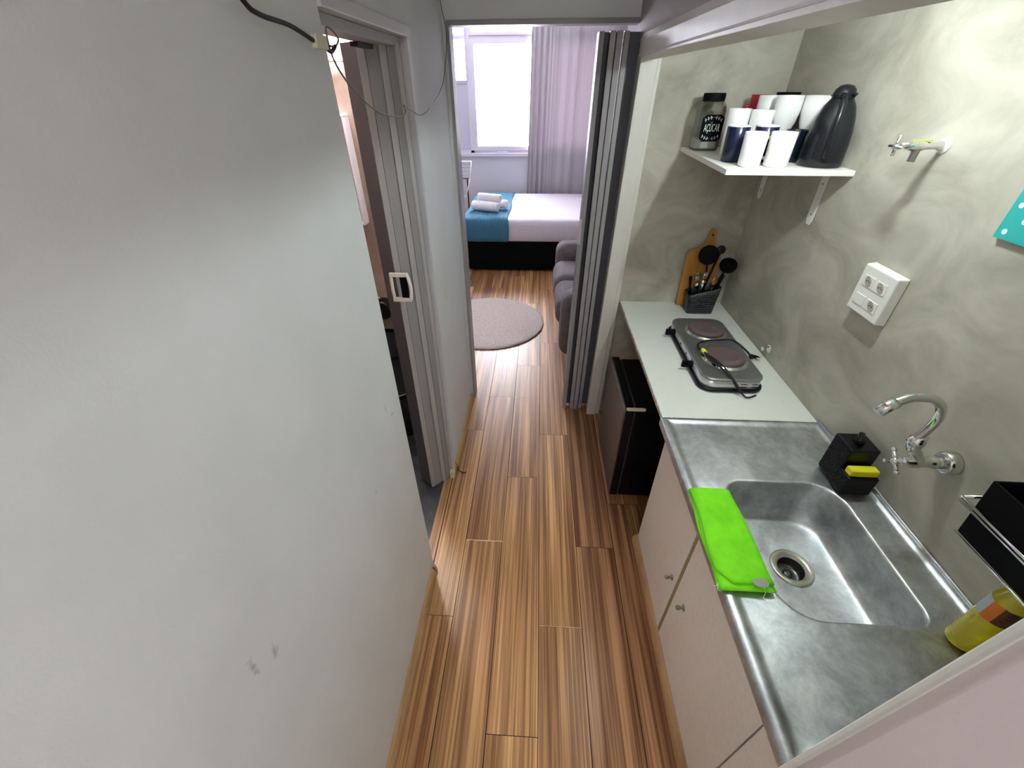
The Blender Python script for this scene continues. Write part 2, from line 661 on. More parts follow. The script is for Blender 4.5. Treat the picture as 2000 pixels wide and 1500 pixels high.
ad = nt.nodes.new('ShaderNodeMath'); ad.operation = 'MULTIPLY_ADD'; ad.inputs[1].default_value = 2.6
nt.links.new(nz.outputs['Fac'], ad.inputs[0]); nt.links.new(last, ad.inputs[2])
mr = nt.nodes.new('ShaderNodeMapRange')
mr.inputs['From Min'].default_value = 1.4; mr.inputs['From Max'].default_value = 2.4
mr.inputs['To Min'].default_value = .42; mr.inputs['To Max'].default_value = 0
nt.links.new(ad.outputs[0], mr.inputs['Value'])
mx = nt.nodes.new('ShaderNodeMix'); mx.data_type = 'RGBA'
nt.links.new(mr.outputs[0], mx.inputs[0]); nt.links.new(src, mx.inputs[6])
mx.inputs[7].default_value = (*lin((96, 98, 98)), 1)
nt.links.new(mx.outputs[2], bsdf.inputs['Base Color'])
M['scuff'] = scuff

ZC = 2.5
struct(B().box(-.535, XL, -1.6, 1.10, 0, ZC), 'wall_left', 'scuff')
# far piece of the left wall (its edge leans slightly, as the old wall does)
b = B().hexa([(-.535, 1.70, 0), (XL, 1.70, 0), (XL, YD, 0), (-.535, YD, 0), (-.535, 1.785, 2.06), (XL, 1.785, 2.06), (XL, YD, 2.06), (-.535, YD, 2.06)])
b.box(-.535, XL, 1.10, YD, 2.06, ZC)
struct(b, 'wall_left_far', 'wall')
struct(B().box(-1.75, 1.5, -1.65, 2.52, ZC, ZC + .1), 'ceiling', 'ceil')
struct(B().box(-1.75, 1.9, 2.52, 7.0, 2.8, 2.9), 'ceiling_bedroom', 'ceil')
# doorway wall to the bedroom with the header
b = B()
b.box(-.437, .40, YD, 2.53, 2.135, 2.8)
b.box(-1.75, -.437, YD, 2.53, 0, 2.8)
b.box(.50, 1.9, YD, 2.53, 0, 2.8)
b.box(.40, .50, YD, 2.53, 2.135, 2.8)
struct(b, 'wall_front', 'wall')
struct(B().box(-.437, .43, 2.44, 2.535, 2.118, 2.137), 'trim_2', 'doorgrey', .002)
struct(B().hexa([(-.437, 2.44, 0), (-.423, 2.44, 0), (-.423, 2.54, 0), (-.437, 2.54, 0), (-.437, 2.44, 2.118), (-.423, 2.44, 2.118), (-.423, 2.54, 2.118), (-.437, 2.54, 2.118)]), 'trim_3', 'doorgrey', .002)
# niche walls
struct(B().box(XN, XN + .1, -.2, 2.45, 0, 2.3), 'wall_right', 'cement')
struct(B().box(.47, XN, YE, YD, 0, 2.3), 'wall_niche_end', 'cement')
struct(B().box(.478, XN, -.1, YE, 2.22, 2.3), 'ceiling_niche', 'whitewood')
# wall above the niche opening, with its white painted edge boards
b = B().box(.428, .50, .2, YD, 2.045, ZC)
struct(b, 'wall_right_upper', mat('shaded_wall_taupe', (164, 156, 152), .75))  # base colour darkened: shade above the beam put into the paint
b = B()
b.hexa([(.42, .19, 1.985), (.478, .19, 1.974), (.478, YE, 1.984), (.42, YE, 1.995), (.42, .19, 2.045), (.478, .19, 2.22), (.478, YE, 2.22), (.42, YE, 2.05)])
struct(b, 'trim_4', 'whitewood', .002)
struct(B().box(.417, .43, .19, YE, 1.999, 2.004), 'trim_5', 'ceil')
# far post, leaning a little
b = B()
b.hexa([(.385, 2.29, 0), (.447, 2.29, 0), (.47, 2.46, 0), (.40, 2.46, 0), (.425, 2.29, 2.0), (.50, 2.29, 2.0), (.505, 2.46, 2.0), (.43, 2.46, 2.0)])
b.hexa([(.447, 2.30, 0), (.475, 2.30, 0), (.50, 2.44, 0), (.447, 2.44, 0), (.50, 2.30, 2.0), (.517, 2.30, 2.0), (.52, 2.44, 2.0), (.50, 2.44, 2.0)])
struct(b, 'trim_6', 'whitewood', .003)
# near right wall with rounded edge
b = B()
NL = lambda z: .022 - .0285 * z
b.loft([[(.436, -1.6, z), (.436, .198 + NL(z), z), (.439, .212 + NL(z), z), (.448, .220 + NL(z), z), (.462, .221 + NL(z), z), (1.3, .195 + NL(z), z), (1.3, -1.6, z)] for z in (0, ZC)], smooth=False)
struct(b, 'wall_right_near', mat('pinkish_wall', (216, 203, 200), .6, bump=(200, .1, ONE)))
struct(B().loft([[(.4345, .212 + NL(z), z), (.4355, .216 + NL(z), z), (.439, .222 + NL(z), z), (.449, .2275 + NL(z), z), (.47, .228 + NL(z), z), (.47, .222 + NL(z), z), (.449, .221 + NL(z), z), (.440, .213 + NL(z), z), (.439, .212 + NL(z), z)] for z in (.0, 1.975)], smooth=False), 'trim_7', 'whitewood')
struct(B().box(-.535, 1.3, -1.7, -1.6, 0, ZC), 'wall_back', 'wall')
# baseboards
prof = [(0, 0), (.024, 0), (.024, .012), (.020, .026), (.010, .040), (0, .046)]


def base(name, x, y0, y1, sgn, m='basewood'):
    b = B()
    b.prism([(x + sgn * p[0], p[1]) for p in prof], y0, y1, 'y')
    struct(b, name, m)


base('baseboard_left', XL, -1.6, 1.06, 1)
base('baseboard_left_far', XL, 1.74, 2.44, 1)
base('baseboard_right', .555, .22, 1.30, -1)
struct(B().loft([[(XL + .001, 1.075, 0), (XL + .028, 1.062, 0), (XL + .020, 1.090, 0), (XL + .004, 1.104, 0)], [(XL + .001, 1.075, .03), (XL + .016, 1.068, .045), (XL + .012, 1.085, .036), (XL + .004, 1.10, .02)]], smooth=False), 'trim_8', 'basewood')
# wooden threshold strip at the bathroom door
struct(B().box(-.4625, -.4575, 1.10, 1.70, -.003, .0015), 'trim_9', 'brownmark')

# bathroom shell
struct(B().box(-1.7, -.535, 2.36, YD, 0, ZC), 'wall_bathroom_end', 'bathwall')
struct(B().box(-1.75, -1.7, .8, YD, 0, ZC), 'wall_bathroom_left', 'bathwall')
struct(B().box(-1.7, -.535, .75, .8, 0, ZC), 'wall_bathroom_near', 'bathwall')
struct(B().box(-1.69, -.535, 2.345, 2.36, 0, .60), 'trim_10', 'bathtile', label=None)
struct(B().box(-1.69, -.535, 2.338, 2.36, .60, .612), 'trim_11', 'blackmatte')

# bathroom doorway casing
b = B()
b.box(-.54, -.446, 1.10, 1.80, 2.03, 2.062)
struct(b, 'trim_12', 'casing', .003)
b = B()
b.hexa([(-.54, 1.683, 0), (-.449, 1.683, 0), (-.449, 1.702, 0), (-.54, 1.702, 0), (-.54, 1.77, 2.035), (-.449, 1.77, 2.035), (-.449, 1.789, 2.035), (-.54, 1.789, 2.035)])
struct(b, 'trim_13', 'casing', .002)
tag(B().box(-.473, -.449, 1.655, 1.682, .0, .05).build('wooden_wedge', mat('cream_painted_wood', (214, 206, 160), .6), bevel=.002), 'small cream painted wood block at the foot of the bathroom door frame', 'wood block')

# bedroom shell
YW = 6.75
b = B()
WX0, WX1, WZ0, WZ1 = -1.36, .95, 1.11, 2.72
b.box(-1.75, WX0, YW, YW + .2, 0, 2.8).box(WX1, 1.9, YW, YW + .2, 0, 2.8)
b.box(WX0, WX1, YW, YW + .2, 0, WZ0).box(WX0, WX1, YW, YW + .2, WZ1, 2.8)
struct(b, 'wall_bedroom_window', 'wallroom')
struct(B().box(-1.75, -1.68, 2.53, YW, 0, 2.8), 'wall_bedroom_left', 'wallroom')
struct(B().box(1.45, 1.52, 2.53, YW, 0, 2.8), 'wall_bedroom_right', 'wallroom')

# window with frame, panes, lower panel
win = sroot('window_1', (-.3, YW, WZ0))
fr = B()
y0, y1 = YW - .01, YW + .06
fr.box(WX0, WX1, y0, y1, WZ0, WZ0 + .028)
fr.box(WX0, WX1, y0, y1, WZ1 - .04, WZ1)
fr.box(WX0, WX0 + .04, y0, y1, WZ0, WZ1).box(WX1 - .04, WX1, y0, y1, WZ0, WZ1)
fr.box(-.975, -.925, y0, y1, WZ0, WZ1).box(0.0, .05, y0, y1, WZ0, WZ1)
fr.box(WX0, WX1, y0 + .004, y1, 2.37, 2.41)
fr.box(-1.36, -.95, y0 + .004, y1, 1.915, 1.945)
fr.build('window_frame', 'frame', win)


def sash(x0, x1, z0, z1, w=.04):
    s_ = B()
    a, c = YW - .022, YW + .02
    fl_ = [[(x0 + k, a_, z0 + k), (x1 - k, a_, z0 + k), (x1 - k, a_, z1 - k), (x0 + k, a_, z1 - k)] for k, a_ in ((0, c), (0, a), (w, a), (w, c), (0, c))]
    s_.loft(fl_, False, False, smooth=False)
    o = s_.build('sash', 'frame', win)
    B().box(x0 + w * .7, x1 - w * .7, YW - .002, YW + .002, z0 + w * .7, z1 - w * .7).build('pane', 'pane', o)
    return o


sash(-.924, -.055, 1.14, 2.375, .053)
sash(-.924, -.055, 2.405, 2.70, .033)
sash(-1.32, -.975, 1.94, 2.70, .012)
sash(.0, .91, 1.14, 2.39, .055)
sash(.0, .91, 2.41, 2.70, .03)
B().box(-1.33, -.975, YW + .005, YW + .03, 1.13, 1.92).build('panel', 'winpanel', win)
sill = B()
sill.box(WX0 - .03, WX1 + .03, YW - .05, YW + .02, WZ0 - .045, WZ0).box(-.6, -.45, YW - .045, YW - .02, WZ0, WZ0 + .018)
sill.build('window_sill', 'frame', win, bevel=.006)

# portal for the daylight
pl = bpy.data.lights.new('window_portal', 'AREA')
pl.shape = 'RECTANGLE'
pl.size = WX1 - WX0
pl.size_y = WZ1 - WZ0
pl.cycles.is_portal = True
po = bpy.data.objects.new('window_portal', pl)
COL.objects.link(po)
po.location = ((WX0 + WX1) / 2, YW + .21, (WZ0 + WZ1) / 2)
po.rotation_euler = (-PI / 2, 0, 0)

# ================================================================== LAMPS (above / outside the frame)
lamp = thing('bulb_lamp', 'white bulb lamp pointing out from the niche wall above the tap', 'lamp', (XN, 1.25, 2.08))
B().lathe((XN, 1.25, 2.08), [(.045, 0), (.045, .02), (.017, .024), (.017, .20), (.024, .21), (.028, .275)], 24, (-1, 0, -.04)).build('shielding_holder', 'whiteplastic', lamp)  # unseen holder, shaped to keep bulb light off the niche wall
B().sphere((.805, 1.25, 2.068), .030, 20).build('bulb', em('bulb_light', (240, 251, 255), NICHE_LAMP), lamp)
lamp = thing('ceiling_lamp', 'white round lamp on the bathroom ceiling', 'lamp', (-1.0, 2.24, ZC))
B().lathe((-1.0, 2.24, ZC), [(.05, 0), (.05, -.02), (.015, -.03), (.015, -.16)], 20).build('lamp_base', 'whiteplastic', lamp)
B().sphere((-1.0, 2.24, ZC - .24), .07, 20).build('globe', em('globe_light', (255, 250, 246), BATH_LAMP), lamp)
lamp = thing('ceiling_lamp', 'added white fill lamp, unseen on the hallway ceiling behind the camera', 'lamp', (0, -.9, ZC))  # unseen lamp added as ambient fill for the hallway
B().lathe((0, -.9, ZC), [(.12, 0), (.12, -.02)], 24).build('lamp_base', 'whiteplastic', lamp)
B().sphere((0, -.9, ZC - .06), .11, 20, (1, 1, .5)).build('globe', em('hall_fill', (252, 250, 255), HALL_FILL), lamp)


# ================================================================== BATHROOM DOOR (folded accordion)
def channel(name, parent, p, q, depth, z0, z1, lean, m_strip, m_web):
    """one fold: front strip from p to q (plan), two webs going back by depth vector"""
    t = .004
    d = Vector(depth)
    P, Q = Vector(p), Vector(q)
    n = d.normalized()
    s_ = B()

    def slab(a, c, off):
        pts = []
        for z, l in ((z0, 0), (z1, 1)):
            L = Vector(lean) * l
            pts += [(*(a + L), z), (*(c + L), z), (*(c + L + off), z), (*(a + L + off), z)]
        s_.hexa(pts)
    slab(P, Q, n * t)
    o = s_.build(name, m_strip, parent, bevel=.0015)
    s_.__init__()
    tt = (Q - P).normalized() * t
    slab(P + n * t, P + tt + n * t, d)
    slab(Q - tt + n * t, Q + n * t, d)
    s_.build('web', m_web, o)
    return o


d1 = sroot('door_1', (-.53, 1.64, .0))
pl_b = [((-.562, 1.598), (-.548, 1.612)), ((-.505, 1.632), (-.490, 1.648)), ((-.47, 1.668), (-.462, 1.678))]
for i, (p, q) in enumerate([((-.566, 1.575), (-.546, 1.588)), ((-.512, 1.622), (-.494, 1.640)), ((-.474, 1.672), (-.462, 1.684))]):
    channel('door_slat', d1, p, q, (-.02, .045), .006, 2.012, (.0, .02), 'greyplastic', 'greyweb')
# wide folds between the slats
for p, q, m_ in (((-.640, 1.640), (-.564, 1.583), 'greyweb'), ((-.545, 1.590), (-.510, 1.632), 'doorgrey'), ((-.492, 1.642), (-.472, 1.680), 'doorgrey')):
    P, Q = Vector(p), Vector(q)
    n = Vector((-(Q - P).y, (Q - P).x)).normalized() * .004
    pts = []
    for z, l in ((.008, 0), (2.01, .02)):
        L = Vector((0, l))
        pts += [(*(P + L), z), (*(Q + L), z), (*(Q + L + n), z), (*(P + L + n), z)]
    B().hexa(pts).build('door_fold', m_, d1)
h = B()
hx, hy = -.545, 1.583
h.tube([(-0.580, 1.578, 1.18), (-0.580, 1.570, 1.215), (-0.580, 1.570, 1.245), (-0.580, 1.575, 1.29)], .007, 8)
h.tube([(-0.515, 1.575, 1.175), (-0.507, 1.562, 1.195), (-0.502, 1.560, 1.235), (-0.507, 1.562, 1.275), (-0.518, 1.575, 1.292)], .007, 8)
h.box(-.585, -.510, 1.566, 1.578, 1.172, 1.190).box(-.585, -.510, 1.566, 1.578, 1.278, 1.294)
h.build('door_handle', 'whiteplastic', d1, bevel=.002, label='white plastic pull handle')
B().box(-.545, -.517, 1.568, 1.58, 1.19, 1.278).build('latch', 'blackmatte', d1, label='dark recess of the pull handle')
tr = B().box(-.545, -.475, 1.105, 1.775, 2.004, 2.03)
struct(tr, 'trim_14', 'greyplastic', .002)
struct(B().box(-.548, -.525, 1.50, 1.68, 1.992, 2.003), 'trim_15', 'black')

# bedroom accordion door, folded at the right
d2 = sroot('door_2', (.33, 2.40, 0))
for p, q, dp in (((.222, 2.352), (.243, 2.338), .085), ((.268, 2.338), (.292, 2.334), .09), ((.296, 2.333), (.322, 2.332), .09), ((.330, 2.345), (.352, 2.345), .08)):
    channel('door_slat', d2, p, q, (0, dp), .012, 2.085, (.022, 0), 'doorgrey', 'greyweb')
for x0, x1 in ((.243, .268), (.352, .432)):
    B().hexa([(x0, 2.40, .012), (x1, 2.40, .012), (x1, 2.404, .012), (x0, 2.404, .012), (x0 + .022, 2.40, 2.085), (x1 + .022, 2.40, 2.085), (x1 + .022, 2.404, 2.085), (x0 + .022, 2.404, 2.085)]).build('door_fold', 'greyweb', d2)
B().box(.226, .240, 2.330, 2.346, 1.18, 1.31).build('lock_plate', 'greyplastic', d2, bevel=.002, label='light grey lock plate')

# ------------------------------------------------------------------ bathroom items
mir = thing('wall_mirror', 'white framed mirror hanging on the bathroom end wall', 'mirror', (-1.1, 2.33, 1.28))
b = B()
b.box(-1.28, -.935, 2.30, 2.36, 1.28, 1.292).box(-1.28, -.935, 2.30, 2.36, 1.778, 1.79).box(-.95, -.935, 2.30, 2.36, 1.292, 1.778).box(-1.28, -1.268, 2.30, 2.36, 1.292, 1.778)
b.build('mirror_frame', 'frame', mir, bevel=.003)
B().box(-1.268, -.95, 2.325, 2.335, 1.292, 1.778).build('mirror_glass', 'mirror', mir)
mr_ = B().tube([(-1.2, 2.33, 2.0), (-.9, 2.33, 1.995), (-.55, 2.33, 1.99)], .008, 8)
tag(mr_.build('shower_rail', 'cream'), 'thin pale rail high on the bathroom end wall', 'rail')
ho = thing('toilet_roll_holder', 'round black holder with a chrome pin on the bathroom end wall', 'holder', (-.945, 2.36, .77))
B().lathe((-.945, 2.36, .77), [(.062, 0), (.062, .06), (.054, .072)], 28, (0, -1, 0)).build('drum', 'black', ho)
B().tube([(-.965, 2.34, .835), (-.965, 2.31, .855), (-.94, 2.30, .853)], .008, 8).build('pin', 'chrome', ho)
wc = thing('toilet', 'dark toilet standing on the bathroom floor near the folding door', 'toilet', (-.86, 2.1, 0))
B().loft([rrect(-.96, -.75, 2.0, 2.32, .09, 0), rrect(-.96, -.75, 2.02, 2.32, .09, .12), rrect(-1.02, -.70, 1.90, 2.33, .14, .34), rrect(-1.03, -.69, 1.88, 2.33, .15, .39)]).build('bowl', mat('dark_ceramic', (38, 36, 38), .2), wc)
B().loft([rrect(-1.03, -.69, 1.88, 2.33, .15, .393), rrect(-1.03, -.69, 1.88, 2.33, .15, .42)]).build('lid', 'black', wc, bevel=.006)


# ================================================================== BEDROOM
bed = thing('bed', 'low bed with black box base and white fitted sheet under the window', 'bed', (.2, 5.8, 0))
B().box(-.84, 1.12, 5.05, 6.54, .02, .37).build('bed_base', 'bedbase', bed, bevel=.012)
b = B()
loops = []
for z, i in ((.372, .012), (.385, 0), (.45, -.006), (.55, -.004), (.595, .008), (.613, .03), (.620, .07)):
    loops.append(rrect(-.855 + i, 1.13 - i, 5.035 + i, 6.555 - i, .06, z, 5))
b.loft(loops)
b.build('mattress', 'sheet', bed)


def cloth_throw():
    b = B()
    path = [(5.018, .375), (5.016, .42), (5.018, .50), (5.022, .56), (5.034, .60), (5.06, .622), (5.12, .630)]
    path += [(5.12 + .1 * i, .631) for i in range(1, 14)] + [(6.5, .628), (6.56, .60), (6.565, .5), (6.565, .42)]
    xs = [-.872 + .53 * i / 40 for i in range(41)]
    out, inn = [], []
    for k, (y, z) in enumerate(path):
        row, row2 = [], []
        for x in xs:
            w = .004 * sin(x * 30 + k * .6) + .003 * sin(k * 1.1 + x * 11)
            dx = .008 * sin(k * .7)
            if z < .6:
                row.append((x + dx, y - .006 - abs(w) if y < 6 else y + .006 + abs(w), z))
                row2.append((x + dx, y if y < 6 else y, z))
            else:
                row.append((x + dx, y, z + .006 + w * .8))
                row2.append((x + dx, y, z))
        out.append(row); inn.append(row2)
    loops = [o_ + list(reversed(i_)) for o_, i_ in zip(out, inn)]
    b.loft(loops)
    return b.build('throw_blanket', 'throw')


tag(cloth_throw(), 'teal blue ribbed throw laid across the left end of the bed', 'blanket')


def towel_roll(p, q, r, label, name='rolled_towel'):
    p, q = Vector(p), Vector(q)
    a = (q - p).normalized()
    up = Vector((0, 0, 1))
    w = a.cross(up).normalized()
    root = thing(name, label, 'towel', ((p + q) / 2 - Vector((0, 0, r)))[:], 'rolled white towels on the blue throw')
    b = B()
    L = (q - p).length
    prof = [(.72, 0), (.93, .01), (1, .03), (1.02, .3), (.97, .5), (1.02, .7), (1, .97), (.93, .99), (.72, 1)]
    n = 24
    b.loft([[p + a * (L * h) + up * (r * k * cos(2 * PI * j / n)) + w * (r * k * 1.1 * sin(2 * PI * j / n)) for j in range(n)] for k, h in prof])
    b.build('roll', 'towel', root)
    for end, sg in ((p, -1), (q, 1)):
        s_ = B()
        pts = []
        for i in range(22):
            t = i / 21
            ang = t * 4.2 * PI
            rr = r * (.12 + .62 * t)
            pts.append(end + a * (sg * .003) + up * (rr * cos(ang)) + w * (rr * sin(ang)))
        s_.tube(pts, .0055, 6, 2)
        s_.build('coiled_end', 'towel', root)
    return root


towel_roll((-.80, 5.42, .697), (-.48, 5.30, .697), .052, 'rolled white towel lying in front on the blue throw')
towel_roll((-.72, 5.58, .696), (-.38, 5.46, .696), .050, 'rolled white towel lying behind the front roll on the throw')
towel_roll((-.73, 5.47, .785), (-.45, 5.37, .784), .044, 'rolled white towel resting on top of the other two rolls')

b = B()
b.loft([[(.62 + .40 * (.5 - .5 * cos(0)) + 0, 0, 0)] * 4] * 2) if False else None
px0, px1, py0, py1 = .55, 1.0, 5.2, 5.85
n = 14
top = []
for s_ in (1, -1):
    for i in range(n + 1):
        row = []
        for j in range(n + 1):
            u, v = i / n, j / n
            hgt = .075 * (max(0, (1 - (2 * u - 1) ** 4) * (1 - (2 * v - 1) ** 4))) ** .5
            row.append((px0 + (px1 - px0) * u, py0 + (py1 - py0) * v, .700 + s_ * hgt))
        top.append(row)
vs = [p for r_ in top for p in r_]
fs = []
for k in range(2):
    o_ = k * (n + 1) ** 2
    for i in range(n):
        for j in range(n):
            fs.append((o_ + i * (n + 1) + j, o_ + (i + 1) * (n + 1) + j, o_ + (i + 1) * (n + 1) + j + 1, o_ + i * (n + 1) + j + 1))
b.add(vs, fs, True)
tag(b.build('pillow', 'towel'), 'white pillow on the bed, mostly hidden behind the grey folding door', 'pillow')

# curtain
def curtain():
    b = B()
    n = 150
    rows = []
    for z, k in ((2.70, .6), (2.2, .8), (1.6, 1), (1.0, 1), (.5, 1.1), (.16, 1.15)):
        row, back = [], []
        for i in range(n + 1):
            u = i / n
            x = -.125 + (1.15 + .0) * u + .02 * (2.7 - z) * -(1 - u)
            amp = (.020 if u < .22 else .009) * k
            y = 6.648 + amp * sin(u * (105 if u < .22 else 46) + 1.4 * sin(u * 14)) + .008 * sin(u * 23) + .004 * sin(u * 170) * (1 if u < .25 else .25)
            row.append((x, y, z)); back.append((x, y + .002, z))
        rows.append(row + back[::-1])
    b.loft(rows)
    return b.build('curtain', 'curtain')


cu = tag(curtain(), 'lilac grey floor length curtain hanging over the right part of the window', 'curtain')
cr = thing('curtain_rod', 'white curtain rod over the window', 'rod', (0, 6.6, 2.715))
B().cyl((-1.4, 6.65, 2.725), (1.2, 6.65, 2.725), .012).build('rod', 'whiteplastic', cr)
for x in (-1.35, 1.15):
    B().box(x - .01, x + .01, 6.65, YW, 2.715, 2.735).build('bracket', 'whiteplastic', cr)

# drying rack left of the bed
dr = thing('drying_rack', 'white folding clothes drying rack standing at the left end of the bed', 'drying rack', (-1.15, 6.25, 0))
f_ = B().rod([(-1.40, 6.2, 1.07), (-.905, 6.2, 1.07), (-.935, 6.2, .86), (-1.0, 6.2, .64), (-1.4, 6.2, .64), (-1.4, 6.2, 1.07)], .007)
f_.build('rack_frame', 'whiteplastic', dr)
g_ = B()
for k in range(5):
    z = 1.04 - .045 * k
    g_.rod([(-1.4, 6.205, z), (-.915 - .006 * k, 6.205, z)], .0025, 6)
g_.build('wire_rungs', 'wire', dr)
for x in (-.975, -1.36):
    B().rod([(x, 6.22, .86), (x, 6.22, 0)], .009).build('leg', 'blackmatte' if x > -1 else 'whiteplastic', dr)
B().rod([(-1.4, 6.22, .86), (-.955, 6.22, .86)], .008).build('crossbar', 'blackmatte', dr)

# rug
def rug():
    b = B()
    n = 120
    def ring(r, z, jig=0):
        return [(-.45 + (r + jig * random.uniform(-1, 1)) * cos(2 * PI * j / n), 3.67 + (r + jig * random.uniform(-1, 1)) * sin(2 * PI * j / n), z) for j in range(n)]
    b.loft([ring(.535, .001, .004), ring(.54, .008, .004), ring(.53, .016, .003), ring(.50, .019), ring(.3, .020), ring(.02, .019)])
    o = b.build('rug', ['rug'])
    e = B()
    e.tube([(-.45 + .535 * cos(2 * PI * j / 60), 3.67 + .535 * sin(2 * PI * j / 60), .004) for j in range(60)], .005, 6, 2, True)
    e.build('bound_edge', 'rugedge', o, label='dark bound edge')
    return o


tag(rug(), 'round taupe rug lying on the bedroom floor', 'rug')

# sofa along the right bedroom wall
so = thing('sofa', 'grey brown suede sofa behind the folded grey door', 'sofa', (.65, 3.7, 0))


def blob(x0, x1, y0, y1, z0, z1, r, name, m='sofa'):
    b = B().box(x0, x1, y0, y1, z0, z1)
    return b.build(name, m, so, bevel=r, seg=6)


blob(.26, 1.12, 2.98, 4.52, .06, .30, .04, 'sofa_base')
blob(.205, 1.1, 2.93, 3.19, .05, .60, .10, 'armrest')
blob(.205, 1.1, 4.22, 4.50, .05, .585, .10, 'armrest')
blob(.175, .85, 3.18, 3.70, .20, .46, .10, 'seat_cushion')
blob(.175, .85, 3.70, 4.23, .20, .455, .10, 'seat_cushion')
blob(.80, 1.30, 3.0, 4.48, .28, .88, .11, 'backrest')
for x in (.32, 1.05):
    for y in (3.05, 4.42):
        B().cyl((x, y, 0), (x, y, .07), .022).build('leg', 'black', so)

# ================================================================== KITCHEN: worktops, cabinet, fridge
ct = tag(B().box(.508, XN - .001, 1.262, YE - .001, .832, .85).build('worktop', 'counter', bevel=.0015), 'white laminate worktop carrying the hot plate, above the black fridge', 'worktop')
ed = B().box(.505, .508, 1.262, YE - .002, .833, .849)
ed.build('edge_band', mat('worn_edge', (150, 138, 130), .7, noise=(40, (196, 188, 178), .4, .6, ONE)), ct, label='worn brown front edge')

# sink top
sink = thing('kitchen_sink', 'stainless steel sink top with a single bowl and a drainer area', 'sink', (.79, .745, .82))
N = 8
X0, X1, Y0, Y1 = .497, XN - .003, .232, 1.258
inner = lambda g, z, r=.05: rrect(.628 + g, .972 - g, .518 + g, .950 - g, r, z, N, (max(.01, .045 - g * .3), .085, .06, .10))
outer_loops = [
    rrect(X0, X1, Y0, Y1, .004, .822, N), rrect(X0, X1, Y0, Y1, .004, .853, N), rrect(X0 + .003, X1 - .001, Y0 + .003, Y1 - .003, .004, .856, N),
    rrect(X0 + .024, X1 - .016, Y0 + .02, Y1 - .018, .006, .856, N), rrect(X0 + .029, X1 - .02, Y0 + .025, Y1 - .024, .01, .8515, N),
    rrect(X0 + .045, X1 - .03, Y0 + .05, Y1 - .04, .02, .8505, N),
    inner(-.012, .850), inner(-.006, .8505), inner(-.002, .849), inner(.001, .844), inner(.006, .80), inner(.012, .74), inner(.022, .715), inner(.032, .705), inner(.040, .702)]
_c = (.806, .748)
for _k, _z in ((.9, .7005), (.7, .6995), (.5, .699)):
    outer_loops.append([(_c[0] + (p[0] - _c[0]) * _k, _c[1] + (p[1] - _c[1]) * _k, _z) for p in inner(.040, .702)])
b = B()
b.loft(outer_loops, cap0=False, cap1=False)
# bowl floor down to the drain hole
dc = (.806, .748)
fl = outer_loops[-1]
import math as _m
angs = [_m.atan2(p[1] - dc[1], p[0] - dc[0]) for p in fl]
hole = [(dc[0] + .058 * cos(a), dc[1] + .058 * sin(a), .697) for a in angs]
b.loft([fl, hole], False, False)
b.build('sink_top', 'steel', sink)
b = B()
b.lathe((dc[0], dc[1], .697), [(.061, .0), (.0605, .004), (.055, .006), (.044, .003), (.038, -.004)], 36, cap0=False, cap1=False)
b.build('drain_ring', mat('worn_drain_ring', (190, 186, 172), .35, metal=.8), sink)
b = B()
b.lathe((dc[0], dc[1], .697), [(.038, -.004), (.037, -.035), (.03, -.04), (.016, -.036), (.0155, -.036)], 32, cap0=False)
b.lathe((dc[0], dc[1], .66), [(.015, 0), (.014, .006), (.006, .008)], 20)
b.build('drain_cup', mat('drain_metal', (110, 112, 108), .35, metal=1), sink)
b = B()
b.box(X1 - .006, X1 + .002, Y0, Y1, .853, .866)
b.build('rear_lip', 'steel', sink, bevel=.002)

# cabinet
cab = thing('base_cabinet', 'cream laminate cabinet with small metal knobs under the sink', 'cabinet', (.8, .75, 0))
b = B()
b.box(.575, XN - .01, 1.275, 1.290, .0, .82)
b.box(.575, XN - .01, .235, .25, .0, .82)
b.box(.575, XN - .01, .25, 1.275, .05, .066)
b.box(XN - .02, XN - .01, .25, 1.275, .066, .82)
b.box(.575, .59, .25, 1.275, .805, .82)
b.box(.575, XN - .02, .832, .846, .066, .66)
b.build('carcass', 'cabinet', cab, bevel=.001)


def cdoor(ya, yb, ky, kz, xf=.555, top=None):
    d_ = B().hexa([(xf, ya, .048), (xf + .018, ya, .048), (xf + .018, yb, .048), (xf, yb, .048), (xf, ya - (.0 if top is None else top), .818), (xf + .018, ya - (0 if top is None else top), .818), (xf + .018, yb, .818), (xf, yb, .818)])
    o = d_.build('door', 'cabinet', cab, bevel=.0015)
    if ky:
        k = B()
        k.lathe((xf, ky, kz), [(.011, 0), (.0105, .0025), (.0045, .004), (.004, .012), (.007, .016), (.0085, .021), (.006, .026), (.001, .0265)], 18, (-1, 0, 0))
        k.build('knob', 'steelrough', o, label='small metal knob')
    return o


cdoor(.852, 1.288, .888, .371, .553)
cdoor(.352, .833, .757, .404, .553)
cdoor(.236, .347, None, None, .553)
B().box(.5535, .574, .8345, .8490, .05, .816).build('centre_post', 'cabedge', cab, label='olive board edge between the doors')

